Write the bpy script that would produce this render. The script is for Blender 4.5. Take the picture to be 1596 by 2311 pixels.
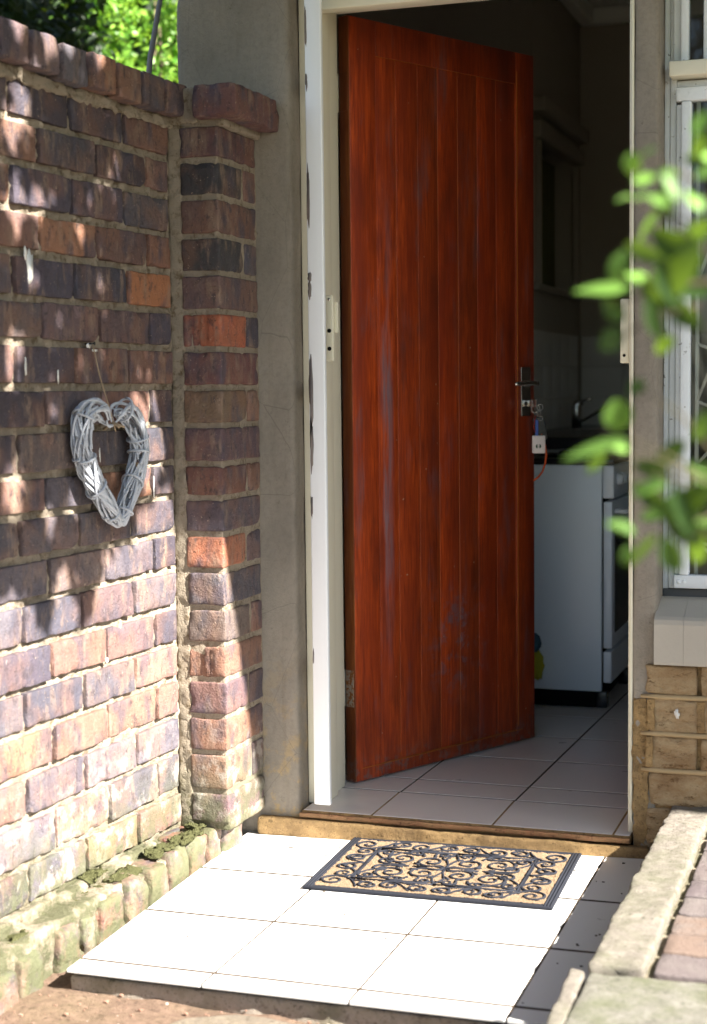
import bpy, math, random
from mathutils import Vector, Matrix, noise
V = Vector
R = math.radians
random.seed(7)
for o in list(bpy.data.objects): bpy.data.objects.remove(o)
scn = bpy.context.scene
COL = scn.collection

# ------------------------------------------------------------ camera, sky, sun
YAW, PIT, ROL, FPX = -0.330123, -0.076895, 0.010905, 3550.0
fw = V((math.sin(YAW)*math.cos(PIT), math.cos(YAW)*math.cos(PIT), math.sin(PIT)))
rt = fw.cross(V((0, 0, 1))).normalized(); dn = fw.cross(rt)
r2 = math.cos(ROL)*rt + math.sin(ROL)*dn; d2 = -math.sin(ROL)*rt + math.cos(ROL)*dn
cd = bpy.data.cameras.new("camera"); cam = bpy.data.objects.new("camera", cd); COL.objects.link(cam)
m = Matrix((r2, -d2, -fw)).transposed().to_4x4(); m.translation = V((1.390, -3.697, 1.064))
cam.matrix_world = m
cd.sensor_fit = 'VERTICAL'; cd.sensor_height = 24; cd.sensor_width = 24; cd.lens = FPX/2311*24
cd.clip_start = 0.05; cd.clip_end = 500
cd.dof.use_dof = True; cd.dof.focus_distance = 3.95; cd.dof.aperture_fstop = 2.0; cd.dof.aperture_blades = 7
scn.camera = cam
SUN = V((1.2, -0.29, 1.0)).normalized()
elev = math.asin(SUN.z)
w = bpy.data.worlds.new("World"); scn.world = w; w.use_nodes = True
nt = w.node_tree; bg = nt.nodes['Background']; sky = nt.nodes.new('ShaderNodeTexSky')
sky.sky_type = 'NISHITA'; sky.sun_disc = False; sky.sun_elevation = elev
sky.sun_rotation = math.atan2(SUN.x, SUN.y)
nt.links.new(sky.outputs[0], bg.inputs[0]); bg.inputs[1].default_value = 0.046
sd = bpy.data.lights.new("sun", 'SUN'); so = bpy.data.objects.new("sun", sd); COL.objects.link(so)
sd.energy = 5.0; sd.angle = R(0.55); sd.color = (1.0, 0.95, 0.87)
so.rotation_euler = SUN.to_track_quat('Z', 'Y').to_euler(); so.location = (6, -3, 6)
scn.view_settings.view_transform = 'Standard'; scn.view_settings.look = 'None'
scn.view_settings.exposure = 2.6; scn.view_settings.gamma = 1
scn.render.engine = 'CYCLES'
scn.cycles.max_bounces = 10; scn.cycles.diffuse_bounces = 6; scn.cycles.transparent_max_bounces = 16

# ------------------------------------------------------------ helpers
class NM:
    """small node-material builder"""
    def __init__(s, name, rough=.8, spec=.3, metal=0):
        s.m = bpy.data.materials.new(name); s.m.use_nodes = True
        s.nt = s.m.node_tree; s.b = s.nt.nodes['Principled BSDF']
        s.b.inputs['Roughness'].default_value = rough
        s.b.inputs['Specular IOR Level'].default_value = spec
        s.b.inputs['Metallic'].default_value = metal
        s.geo = s.nt.nodes.new('ShaderNodeNewGeometry').outputs['Position']
        s.tc = s.nt.nodes.new('ShaderNodeTexCoord')
    def n(s, t, **k):
        x = s.nt.nodes.new(t)
        for a, b in k.items(): setattr(x, a, b)
        return x
    def put(s, sock, v):
        if isinstance(v, (int, float)): sock.default_value = v
        elif isinstance(v, tuple): sock.default_value = v if len(v) == 4 or sock.type == 'VECTOR' else (*v, 1)
        else: s.nt.links.new(v, sock)
    def coord(s, scale=(1, 1, 1), src=None, rot=(0, 0, 0)):
        mp = s.n('ShaderNodeMapping'); s.put(mp.inputs['Scale'], tuple(scale)); s.put(mp.inputs['Rotation'], tuple(rot))
        s.put(mp.inputs['Vector'], src or s.geo); return mp.outputs[0]
    def noise(s, sc, det=4, rough=.55, co=None, dist=0):
        x = s.n('ShaderNodeTexNoise'); s.put(x.inputs['Scale'], sc); s.put(x.inputs['Detail'], det)
        s.put(x.inputs['Roughness'], rough); s.put(x.inputs['Distortion'], dist); s.put(x.inputs['Vector'], co or s.geo)
        return x.outputs['Fac']
    def vor(s, sc, co=None, feat='F1'):
        x = s.n('ShaderNodeTexVoronoi', feature=feat); s.put(x.inputs['Scale'], sc); s.put(x.inputs['Vector'], co or s.geo)
        return x.outputs['Distance']
    def ramp(s, f, a, b, lo=0., hi=1.):
        x = s.n('ShaderNodeMapRange'); s.put(x.inputs[0], f); s.put(x.inputs[1], a); s.put(x.inputs[2], b)
        s.put(x.inputs[3], lo); s.put(x.inputs[4], hi); return x.outputs[0]
    def mix(s, f, a, b, mode='MIX'):
        x = s.n('ShaderNodeMix', data_type='RGBA', blend_type=mode); s.put(x.inputs[0], f)
        s.put(x.inputs[6], a); s.put(x.inputs[7], b); return x.outputs[2]
    def math(s, op, a, b=0.):
        x = s.n('ShaderNodeMath', operation=op); s.put(x.inputs[0], a); s.put(x.inputs[1], b); return x.outputs[0]
    def sep(s, src=None):
        x = s.n('ShaderNodeSeparateXYZ'); s.put(x.inputs[0], src or s.geo); return x.outputs
    def attr(s, name):
        return s.n('ShaderNodeAttribute', attribute_name=name).outputs['Color']
    def col(s, v): s.put(s.b.inputs['Base Color'], v)
    def rough(s, v): s.put(s.b.inputs['Roughness'], v)
    def bump(s, h, st=.5, d=.01):
        x = s.n('ShaderNodeBump'); s.put(x.inputs['Strength'], st); s.put(x.inputs['Distance'], d)
        s.put(x.inputs['Height'], h); s.nt.links.new(x.outputs[0], s.b.inputs['Normal'])

class MB:
    def __init__(s): s.v = []; s.f = []; s.c = []; s.ac = (.5, .5, .5)
    def face(s, idx): s.f.append(idx); s.c.append(s.ac)
    def build(s, name, mat, parent=None, smooth=True, attr=False):
        me = bpy.data.meshes.new(name); me.from_pydata([tuple(p) for p in s.v], [], s.f)
        me.materials.append(mat.m if isinstance(mat, NM) else mat)
        if attr:
            a = me.color_attributes.new('bc', 'FLOAT_COLOR', 'CORNER'); buf = []
            for f, c in zip(s.f, s.c): buf += [*c, 1.0]*len(f)
            a.data.foreach_set('color', buf)
        if smooth: me.polygons.foreach_set('use_smooth', [True]*len(me.polygons))
        me.update()
        o = bpy.data.objects.new(name, me); COL.objects.link(o)
        if parent:
            o.parent = parent
            pw = parent.matrix_world if not parent.parent else parent.parent.matrix_basis @ parent.matrix_basis
            o.matrix_parent_inverse = Matrix.Identity(4)
            # meshes are authored in world space: move them into the parent's frame
            off = getloc(parent)
            me.transform(Matrix.Translation(-off))
        return o

def getloc(o):
    t = V((0, 0, 0))
    while o: t += o.location; o = o.parent
    return t

def tag(o, label=None, cat=None, group=None, kind=None):
    if label: o['label'] = label
    if cat: o['category'] = cat
    if group: o['group'] = group
    if kind: o['kind'] = kind
    return o
def thing(name, loc, label, cat, group=None):
    o = bpy.data.objects.new(name, None); o.empty_display_size = .1; o.location = loc; COL.objects.link(o)
    return tag(o, label, cat, group)

X, Y, Z = V((1, 0, 0)), V((0, 1, 0)), V((0, 0, 1))
def ticks(h, r, cell):
    h = max(h, 1e-4); r = min(r, h*.45)
    n = max(1, int(round(2*(h-r)/cell)))
    a = [-h, -h+r*.35] + [-h+r+2*(h-r)*i/n for i in range(n+1)] + [h-r*.35, h]
    return a, r
def rbox(mb, c, half, ax=(X, Y, Z), r=.003, cell=.2, amp=0., freq=20., seed=0., fn=None, chip=0.):
    """rounded, subdivided, optionally noisy box"""
    c = V(c); hx, hy, hz = half
    T = []; rr = []
    for h in half:
        t, q = ticks(h, r, cell); T.append(t); rr.append(q)
    q = min(rr); idx = {}
    sv = V((seed*3.17, seed*1.31, seed*7.7))
    def vert(i, j, k):
        key = (i, j, k)
        if key in idx: return idx[key]
        p = V((T[0][i], T[1][j], T[2][k]))
        rad = q
        if chip:
            rad = q + chip*max(0., noise.noise((c+p)*28+sv)-.05)
        inn = V([max(-h+rad, min(h-rad, x)) for h, x in zip(half, p)])
        d = p-inn
        if d.length > 1e-9: p = inn + d.normalized()*rad
        if fn: p = fn(p)
        wp = c + ax[0]*p.x + ax[1]*p.y + ax[2]*p.z
        if amp:
            wp = wp + (noise.noise_vector(wp*freq+sv)*.5 + noise.noise_vector(wp*freq*2.7+sv)*.3 + noise.noise_vector(wp*freq*7+sv)*.25)*amp
        mb.v.append(wp); idx[key] = len(mb.v)-1; return idx[key]
    N = [len(t)-1 for t in T]
    for a in range(3):
        b, e = (a+1) % 3, (a+2) % 3
        for side in (0, N[a]):
            for i in range(N[b]):
                for j in range(N[e]):
                    def K(x, y):
                        k = [0, 0, 0]; k[a] = side; k[b] = x; k[e] = y; return vert(*k)
                    f = [K(i, j), K(i+1, j), K(i+1, j+1), K(i, j+1)]
                    mb.face(f if side else f[::-1])
def box(mb, a, b, r=.002, **k):
    a, b = V(a), V(b); rbox(mb, (a+b)/2, [abs(x)/2 for x in (b-a)], r=r, **k)
def sheet(mb, O, u, v, n, w, h, cell, amp, freq=25, seed=0, fn=None):
    nx, ny = max(1, int(w/cell)), max(1, int(h/cell)); base = len(mb.v); sv = V((seed, seed*2, seed*.7))
    for j in range(ny+1):
        for i in range(nx+1):
            p = V(O)+u*(w*i/nx)+v*(h*j/ny)
            d = amp*(noise.noise(p*freq+sv)+.5*noise.noise(p*freq*2.3+sv)+.3*noise.noise(p*freq*6+sv))
            if fn: d += fn(w*i/nx, h*j/ny)
            mb.v.append(p+n*d)
    for j in range(ny):
        for i in range(nx):
            a = base+j*(nx+1)+i; mb.face([a, a+1, a+nx+2, a+nx+1])
def tube(mb, pts, rad, sides=8, flat=None, caps=True):
    """pts list of Vectors; rad number or list; flat=(normal, ratio)"""
    pts = [V(p) for p in pts]; n = len(pts); base = len(mb.v)
    if not isinstance(rad, (list, tuple)): rad = [rad]*n
    up = None
    for i, p in enumerate(pts):
        t = (pts[min(i+1, n-1)]-pts[max(i-1, 0)]).normalized()
        if flat: a = flat[0]-t*flat[0].dot(t); a.normalize(); ra = flat[1]
        else:
            if up is None: up = t.orthogonal().normalized()
            up = (up-t*up.dot(t)).normalized(); a = up; ra = 1
        b = t.cross(a)
        for k in range(sides):
            q = 2*math.pi*k/sides
            mb.v.append(p+(a*math.cos(q)*ra+b*math.sin(q))*rad[i])
    for i in range(n-1):
        for k in range(sides):
            a0 = base+i*sides+k; a1 = base+i*sides+(k+1) % sides
            mb.face([a0, a1, a1+sides, a0+sides])
    if caps:
        mb.face([base+k for k in range(sides)][::-1]); mb.face([base+(n-1)*sides+k for k in range(sides)])
def lathe(mb, c, prof, ax=Z, sides=20):
    ax = ax.normalized(); a = ax.orthogonal().normalized(); b = ax.cross(a); base = len(mb.v)
    for (h, r) in prof:
        for k in range(sides):
            q = 2*math.pi*k/sides; mb.v.append(V(c)+ax*h+(a*math.cos(q)+b*math.sin(q))*r)
    for i in range(len(prof)-1):
        for k in range(sides):
            a0 = base+i*sides+k; a1 = base+i*sides+(k+1) % sides; mb.face([a0, a1, a1+sides, a0+sides])
    mb.face([base+k for k in range(sides)][::-1]); mb.face([base+(len(prof)-1)*sides+k for k in range(sides)])
def poly(mb, pts, top, bot, amp=0., seed=0, sub=.06):
    """irregular stone/slab outline extruded: pts list of (x,y); ridge of noise at the rim"""
    P = []
    n = len(pts)
    for i in range(n):
        a, b = V((*pts[i], 0)), V((*pts[(i+1) % n], 0)); k = max(1, int((b-a).length/sub))
        for j in range(k):
            q = a.lerp(b, j/k); q += noise.noise_vector(q*14+V((seed, 0, 0)))*amp; q.z = 0; P.append(q)
    c = sum(P, V())/len(P); base = len(mb.v); rings = [(1.0, bot), (1.0, top-.008), (.992, top-.002), (.975, top), (.8, top), (.6, top), (.4, top), (.2, top)]
    for (s, z) in rings:
        for q in P:
            p = c+(q-c)*s; p.z = z + (noise.noise(V((p.x*9, p.y*9, seed)))*amp*.5 if z > bot else 0); mb.v.append(p)
    mb.v.append(V((c.x, c.y, top))); m_ = len(P)
    for i in range(len(rings)-1):
        for k in range(m_):
            a0 = base+i*m_+k; a1 = base+i*m_+(k+1) % m_; mb.face([a0, a1, a1+m_, a0+m_])
    L = base+(len(rings)-1)*m_
    for k in range(m_): mb.face([L+k, L+(k+1) % m_, base+len(rings)*m_])
def leaf(mb, p, d, up, L, W, curl=.25, seg=4):
    d = d.normalized(); s = d.cross(up)
    if s.length < 1e-3: s = d.orthogonal()
    s.normalize(); nn = s.cross(d); base = len(mb.v)
    for i in range(seg+1):
        t = i/seg; ww = W*math.sin(math.pi*min(1, t*.93+.05))**.8*(1-.25*t)
        c = p+d*(L*t)-nn*(curl*L*t*t)
        mb.v += [c-s*ww*.5+nn*ww*.12, c, c+s*ww*.5+nn*ww*.12]
    for i in range(seg):
        for k in (0, 1):
            a = base+i*3+k; mb.face([a, a+1, a+4, a+3])
def rdir():
    while True:
        v = V((random.uniform(-1, 1), random.uniform(-1, 1), random.uniform(-1, 1)))
        if .05 < v.length < 1: return v.normalized()

# ------------------------------------------------------------ materials
def mat_brick(name, dark=1.0):
    s = NM(name, .72, .35); bc = s.attr('bc')
    st = s.noise(30, 5, .6, s.coord((1, 1, .35)))
    big = s.noise(9, 3, .5)
    c = s.mix(s.ramp(big, .46, .6), bc, s.mix(.4, bc, (.2, .1, .062)))
    c = s.mix(s.ramp(s.noise(16, 3, .5, s.coord((1, 1, .6))), .5, .64, 0, .7), c, (.06, .055, .075))
    c = s.mix(s.ramp(st, .52, .7, 0, .75), c, (.24, .165, .12))
    c = s.mix(s.ramp(s.noise(55, 5, .7, s.coord((1, 1, .5))), .54, .66, 0, .75), c, (.045, .034, .038))
    c = s.mix(s.ramp(s.noise(190, 2, .6), .68, .74, 0, .8), c, (.4, .3, .22))
    c = s.mix(s.ramp(s.noise(110, 3, .6), .62, .74, 0, .8), c, (.02, .015, .015))
    z = s.sep()[2]
    lime = s.math('MULTIPLY', s.ramp(s.noise(17, 6, .65), .52, .62), s.math('MULTIPLY', s.ramp(z, .3, .05, .0, .9), s.ramp(z, -.05, .05, .15, 1.)))
    c = s.mix(s.math('ADD', lime, s.ramp(s.noise(45, 5, .7, s.coord((1, 1, .5))), .69, .78, 0, .7)), c, (.40, .36, .32))
    moss = s.math('MULTIPLY', s.ramp(s.noise(13, 6, .7), .4, .54), s.ramp(z, .2, .0, 0, .9))
    c = s.mix(moss, c, (.085, .092, .045))
    s.col(c); s.rough(s.ramp(big, .3, .7, .5, .85))
    s.bump(s.math('ADD', s.noise(90, 6, .7), s.math('MULTIPLY', st, .8)), .8, .008); return s
def mat_mortar():
    s = NM('mortar', .95, .1)
    c = s.mix(s.noise(14, 5, .6), (.24, .195, .145), (.41, .35, .275))
    c = s.mix(s.ramp(s.noise(42, 5, .7), .52, .68, 0, .85), c, (.13, .09, .045))
    z = s.sep()[2]
    c = s.mix(s.math('MULTIPLY', s.ramp(s.noise(12, 6, .7), .36, .54), s.ramp(z, .2, .0, 0, .9)), c, (.085, .09, .048))
    s.col(c); s.bump(s.math('ADD', s.noise(230, 4, .75), s.noise(70, 4, .6)), .9, .008); return s
def mat_plaster():
    s = NM('painted plaster', .75, .25)
    c = s.mix(s.ramp(s.noise(4, 6, .65, s.coord((1, 1, .5))), .3, .7), (.19, .166, .138), (.31, .274, .226))
    z = s.sep()[2]
    c = s.mix(s.math('MULTIPLY', s.ramp(s.noise(13, 6, .7), .5, .58), s.ramp(z, .45, -.02, 0, 1.)), c, (.34, .25, .13))
    c = s.mix(s.ramp(s.noise(70, 5, .75), .45, .7, 0, .35), c, (.13, .11, .085))
    c = s.mix(s.ramp(s.noise(38, 4, .6, s.coord((1, 1, .07))), .55, .75, 0, .35), c, (.15, .12, .085))
    c = s.mix(s.ramp(s.vor(5.5, s.coord((1, 1, .6)), 'DISTANCE_TO_EDGE'), .0035, .0, 0, .45), c, (.09, .075, .055))
    c = s.mix(s.ramp(s.noise(34, 5, .7), .64, .72, 0, .8), c, (.11, .095, .07))
    s.col(c); s.bump(s.math('ADD', s.math('MULTIPLY', s.noise(6, 3, .5), 2.), s.noise(170, 5, .7)), .45, .006); return s
def mat_tile(name, c1, c2, rough):
    s = NM(name, rough, .5)
    c = s.mix(s.noise(4, 4, .6), c1, c2)
    sp = s.ramp(s.noise(130, 2, .5), .77, .79)
    c = s.mix(sp, c, (.3, .22, .15))
    c = s.mix(s.math('MULTIPLY', s.ramp(s.noise(22, 6, .7), .62, .8), .06), c, (.42, .34, .26))
    s.col(c); s.rough(s.ramp(s.noise(9, 4, .6), .3, .7, rough*.9, rough*1.15)); s.bump(s.noise(6, 2), .04, .003); return s
def mat_plain(name, c, rough=.6, spec=.4, var=.15, sc=12, bump=.15, metal=0, chipc=None, chipt=.68):
    s = NM(name, rough, spec, metal); c2 = tuple(x*(1-var) for x in c)
    k = s.mix(s.noise(sc, 5, .6), c, c2)
    if chipc: k = s.mix(s.ramp(s.noise(sc*2.5, 5, .7), chipt, chipt+.02), k, chipc)
    s.col(k); s.bump(s.noise(sc*9, 3), bump, .003); return s
def mat_concrete(name, a, b, moss=.5, mossc=(.16, .18, .06)):
    s = NM(name, .95, .1); c = s.mix(s.noise(11, 6, .7), a, b)
    c = s.mix(s.ramp(s.noise(36, 7, .82), .45, .62, 0, .6), c, tuple(min(1., x*1.45) for x in a))
    c = s.mix(s.ramp(s.noise(75, 4, .7), .56, .68, 0, .85), c, tuple(x*.35 for x in a))
    c = s.mix(s.ramp(s.vor(120), .22, .1, 0, .6), c, tuple(x*.25 for x in b))
    c = s.mix(s.math('MULTIPLY', s.ramp(s.noise(6, 6, .7), .45, .62), moss), c, mossc)
    s.col(c); s.bump(s.math('ADD', s.noise(190, 6, .8), s.math('MULTIPLY', s.noise(34, 6, .7), .5)), 1., .006); return s
def mat_leaf(name, a, b, tr=.35, rough=.45):
    s = NM(name, rough, .45); c = s.mix(s.attr('bc'), a, b); s.col(c)
    t = s.n('ShaderNodeBsdfTranslucent'); s.put(t.inputs[0], s.mix(.5, c, (.35, .55, .03)))
    mx = s.n('ShaderNodeMixShader'); mx.inputs[0].default_value = tr
    s.nt.links.new(s.b.outputs[0], mx.inputs[1]); s.nt.links.new(t.outputs[0], mx.inputs[2])
    s.nt.links.new(mx.outputs[0], s.nt.nodes['Material Output'].inputs[0]); return s
def mat_wood(name, a, b, c3, axisrot=0):
    s = NM(name, .36, .45)
    co = s.coord((1, 1, .06), s.geo)
    g = s.noise(150, 7, .72, co, .4); g2 = s.noise(14, 4, .6, s.coord((1, 1, .12)))
    c = s.mix(s.ramp(g, .38, .62), a, b); c = s.mix(s.ramp(g2, .42, .68), c, c3)
    bc = s.attr('bc'); c = s.mix(.55, c, bc, 'MULTIPLY'); c = s.mix(.0, c, bc)
    wear = s.math('MULTIPLY', s.ramp(s.noise(9, 6, .7, s.coord((1.6, 1.6, .3))), .56, .74), .6)
    c = s.mix(wear, c, (.15, .105, .115))
    c = s.mix(s.ramp(s.noise(7, 4, .6, s.coord((1.3, 1.3, .5), rot=(0, 0, .4))), .52, .7, 0, .55), c, (.1, .018, .008))
    xyz = s.sep(); ua = s.math('ADD', s.math('MULTIPLY', xyz[0], .4477), s.math('MULTIPLY', xyz[1], .8942))
    band = s.math('MULTIPLY', s.ramp(s.math('ABSOLUTE', s.math('SUBTRACT', ua, .397)), .03, .008), s.ramp(s.math('ABSOLUTE', s.math('SUBTRACT', xyz[2], .95)), .75, .2))
    c = s.mix(s.math('MULTIPLY', band, s.ramp(s.noise(30, 5, .7, s.coord((1, 1, .1))), .42, .62, 0, .8)), c, (.2, .17, .2))
    foot = s.math('MULTIPLY', s.ramp(s.math('ABSOLUTE', s.math('SUBTRACT', ua, .68)), .16, .03), s.ramp(s.math('ABSOLUTE', s.math('SUBTRACT', xyz[2], .34)), .2, .05))
    c = s.mix(s.math('MULTIPLY', foot, s.ramp(s.noise(26, 6, .75), .5, .62, 0, .8)), c, (.16, .12, .14))
    c = s.mix(s.ramp(s.noise(95, 2, .5), .77, .79), c, (.55, .42, .3))
    c = s.mix(s.math('MULTIPLY', s.ramp(s.noise(45, 4, .6), .5, .6), s.ramp(xyz[2], .085, .02, 0, .6)), c, (.14, .12, .11))
    s.col(c); s.rough(s.ramp(g2, .3, .7, .3, .5)); s.bump(g, .25, .003); return s

M_brick = mat_brick('clinker brick'); M_mortar = mat_mortar(); M_plaster = mat_plaster()
M_tile = mat_tile('white glazed tile', (.74, .73, .72), (.70, .69, .67), .3)
M_itile = mat_tile('indoor floor tile', (.74, .69, .66), (.7, .65, .61), .3)
M_wtile = mat_plain('wall tile', (.55, .53, .5), .4, .4, .05, 3, .02)
M_grout = mat_plain('grout', (.075, .055, .04), .9, .1, .5, 30, .6)
M_white = mat_plain('white gloss paint', (.8, .82, .84), .35, .5, .06, 8, .1, chipc=(.3, .27, .25), chipt=.735)
M_cream = mat_plain('cream paint', (.76, .72, .57), .45, .4, .1, 8, .1, chipc=(.3, .2, .1), chipt=.74)
M_plank = mat_wood('varnished plank', (.56, .085, .015), (.26, .03, .007), (.24, .03, .008))
M_groove = mat_plain('painted-lit groove', (.55, .16, .03), .6, .3, .3, 20, .2)  # lighter orange puts the lit look of the groove lines into the colour
M_edge = mat_wood('door edge wood', (.3, .1, .03), (.2, .05, .015), (.16, .04, .015))
M_steel = mat_plain('steel', (.62, .6, .57), .25, .5, .2, 20, .1, metal=1)
M_dark = mat_plain('black enamel', (.012, .012, .016), .25, .5, .2)
M_gap = mat_plain('dark void', (.01, .01, .01), .9, .1)
M_iwall = mat_plain('kitchen wall paint', (.36, .32, .27), .85, .15, .1, 5, .2)
M_ceil = mat_plain('ceiling paint', (.75, .75, .72), .9, .1)
M_appl = mat_plain('appliance enamel', (.82, .88, .95), .3, .5, .03, 5, .03)
M_step = mat_concrete('ochre painted step', (.38, .255, .12), (.25, .16, .075), .5, (.13, .085, .05))
M_conc = mat_concrete('weathered concrete', (.235, .21, .18), (.15, .133, .11), .45, (.11, .12, .065))
M_slab = mat_concrete('mossy concrete', (.2, .19, .165), (.14, .135, .105), .7, (.105, .115, .06))
M_cut = mat_concrete('slab edge cement', (.4, .35, .3), (.5, .43, .34), .45, (.12, .13, .05))
M_soil = mat_concrete('soil', (.19, .13, .095), (.12, .08, .058), .1)
M_flag = mat_concrete('flagstone', (.22, .185, .145), (.155, .13, .1), .3, (.26, .22, .12))
M_rubber = mat_plain('black rubber', (.02, .022, .03), .8, .15, .3, 30, .3)
M_roof = mat_plain('roof sheet', (.2, .19, .18), .7, .2)
M_soffit = mat_plain('soffit board', (.16, .15, .14), .8, .2)

# palette for clinker bricks
PAL = [(.05, .04, .05), (.055, .045, .06), (.2, .1, .062), (.045, .042, .055), (.10, .066, .068), (.085, .072, .084), (.125, .072, .062), (.08, .07, .08), (.145, .08, .065), (.115, .088, .084), (.17, .095, .07), (.07, .062, .072), (.095, .06, .062)]
def bcol(bright=1.0):
    c = random.choice(PAL); k = random.uniform(.85, 1.25)*bright
    return tuple(x*k for x in c)

# ------------------------------------------------------------ garden wall
WA = 0.052092
wd = V((math.sin(WA), math.cos(WA), 0)); wn = V((math.cos(WA), -math.sin(WA), 0)); W0 = V((-.247, -.238, 0))
def WP(t, z, off=0.): return W0 - wd*t + wn*off + Z*z
ZC = [1.700, 1.617, 1.529, 1.438, 1.350, 1.259, 1.170, 1.078, .988, .896, .814, .726, .638, .547, .458, .371, .281, .191, .095, .008, -.08]
wall = thing('brick_garden_wall', W0, 'dark clinker brick garden wall with pale mortar and mossy base, left of the door', 'brick wall')
mb = MB()
bright = {(4, 0): (.30, .125, .06), (3, 0): (.17, .085, .06)}
J = 0
TMAX = 2.3
for r in range(20):
    z1, z0 = ZC[r], ZC[r+1]
    if r % 2 == 0: js = [0.0, .218, .443] + [.443+.226*i for i in range(1, 12)]
    else: js = [0.0, .118] + [.118+.2245*i for i in range(1, 12)]
    for i in range(len(js)-1):
        a, b = js[i], js[i+1]
        if a > TMAX: break
        ga = .014 if i == 0 else .0065
        t0, t1 = a+ga+random.uniform(-.001, .002), b-.0065+random.uniform(-.002, .002)
        za, zb = z0+.0085+random.uniform(-.0015, .002), z1-.007+random.uniform(-.002, .0015)
        mb.ac = bright.get((r, i), bcol(1.0 if r < 12 else 1.25))
        off = random.uniform(-.001, .004)
        c = WP((t0+t1)/2, (za+zb)/2, off-.02)
        yaw = random.uniform(-.008, .008); tl = random.uniform(-.008, .008)
        u = (wd + wn*yaw + Z*tl).normalized(); v = (Z - wd*tl).normalized(); n = u.cross(v)
        rbox(mb, c, ((t1-t0)/2, (zb-za)/2, .02), (u, v, n), r=.0024, cell=.010, amp=.0019, freq=22, seed=r*13+i, chip=.02)
mb.build('brickwork', M_brick, wall, attr=True)
# mortar bed
mb = MB()
def jz(w_, h_):
    z = -.12+h_
    return .0
sheet(mb, WP(TMAX, -.14, -.0095), wd, Z, wn, TMAX+.22, 1.85, .006, .008, 36, 3)
mb.build('mortar', M_mortar, wall)
mb = MB(); c = WP(TMAX/2, .78, -.075); rbox(mb, c, (TMAX/2, .91, .06), (wd, Z, wn), r=.004, cell=.4)
mb.build('wall_core', M_mortar, wall)
# coping: bricks laid on edge along the top
mb = MB(); cj = [-.03, .087, .197, .308, .418, .53, .641] + [.641+.112*i for i in range(1, 15)]
mm = MB()
for i in range(len(cj)-1):
    mb.ac = bcol(1.05) if i else (.12, .08, .08)
    t0, t1 = cj[i]+.009, cj[i+1]-.007; h = random.uniform(-.003, .004); o = random.uniform(-.004, .004)
    rbox(mb, WP((t0+t1)/2, 1.751+h, -.052+o), ((t1-t0)/2, .0375, .092), ((wd+Z*random.uniform(-.02, .02)).normalized(), Z, wn), r=.005, cell=.012, amp=.0024, freq=16, seed=90+i, chip=.02)
rbox(mm, WP(.95, 1.745, -.098), (1.0, .034, .078), (wd, Z, wn), r=.006, cell=.014, amp=.008, freq=25)
# fillet of mortar under the coping
pts = [WP(t*.02-.02, 1.7+.004*noise.noise(V((t*.3, 0, 0))), .004) for t in range(0, 100)]
rbox(mm, WP(.95, 1.703, -.008), (.97, .013, .016), (wd, Z, wn), r=.008, cell=.008, amp=.016, freq=32)
mb.build('coping', M_brick, wall, attr=True); mm.build('coping_mortar', M_mortar, wall)
# pier
mb = MB()
pc = {0: (.1, .05, .05), 1: (.04, .036, .04), 2: (.12, .07, .06), 3: (.045, .042, .045), 4: (.11, .07, .07), 5: (.36, .1, .05), 6: (.13, .055, .055), 7: (.15, .1, .065), 8: (.1, .062, .07), 9: (.13, .06, .05), 10: (.1, .075, .085), 11: (.36, .14, .08), 12: (.09, .08, .09), 13: (.14, .105, .09), 14: (.2, .11, .08), 15: (.13, .08, .085), 16: (.2, .105, .07), 17: (.2, .12, .085), 18: (.13, .08, .085)}
for r in range(19):
    z1, z0 = ZC[r]-.003, ZC[r+1]-.003
    if r == 18: z0 = z1-.083
    zc = (z0+z1)/2; hz = (z1-z0)/2-.0065
    def groove(p, r=r):
        if r in (5, 14) and p.y < -.05:
            for gx in (-.03, -.012, .008):
                if abs(p.x-gx) < .006: p = p+V((0, .005, 0))
        return p
    px0, px1 = -.223, -.124+random.uniform(-.002, .002)
    yb = -.004 if r % 2 == 0 else -.088+random.uniform(-.006, .006)
    if r in (11, 15): yb = -.1
    mb.ac = pc[r]
    rbox(mb, ((px0+px1)/2, (-.24+yb)/2, zc), ((px1-px0)/2, (yb+.24)/2, hz), r=.005, cell=.009 if r in (5, 14) else .012, amp=.0024, freq=16, seed=200+r, chip=.02, fn=groove)
    if yb < -.02:
        mb.ac = bcol(1.1)
        rbox(mb, ((px0+px1)/2, (yb+.012+.006)/2-.005, zc), ((px1-px0)/2, (-.004-yb-.012)/2, hz), r=.005, cell=.012, amp=.0024, freq=16, seed=300+r, chip=.02)
mb.ac = (.095, .045, .055)
rbox(mb, (-.116, -.138, 1.744), (.056, .136, .038), r=.004, cell=.012, amp=.003, freq=14, seed=77, chip=.03)
mb.build('pier', M_brick, wall, attr=True)
mb = MB()
rbox(mb, (-.187, -.117, .86), (.0575, .117, .845), r=.004, cell=.009, amp=.0035, freq=28)
rbox(mb, (-.185, -.12, .012), (.062, .112, .017), r=.01, cell=.01, amp=.009, freq=20)   # ragged mortar underside
rbox(mb, (-.238, -.224, .84), (.019, .013, .86), r=.006, cell=.008, amp=.007, freq=38)
rbox(mb, (-.214, -.19, 1.742), (.04, .05, .042), r=.008, cell=.01, amp=.006, freq=24)
rbox(mb, (-.139, -.004, .9), (.011, .008, .8), r=.004, cell=.01, amp=.006, freq=24)
rbox(mb, (-.16, -.12, 1.7), (.052, .115, .01), r=.006, cell=.01, amp=.005, freq=24)
mb.build('pier_mortar', M_mortar, wall)
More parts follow.
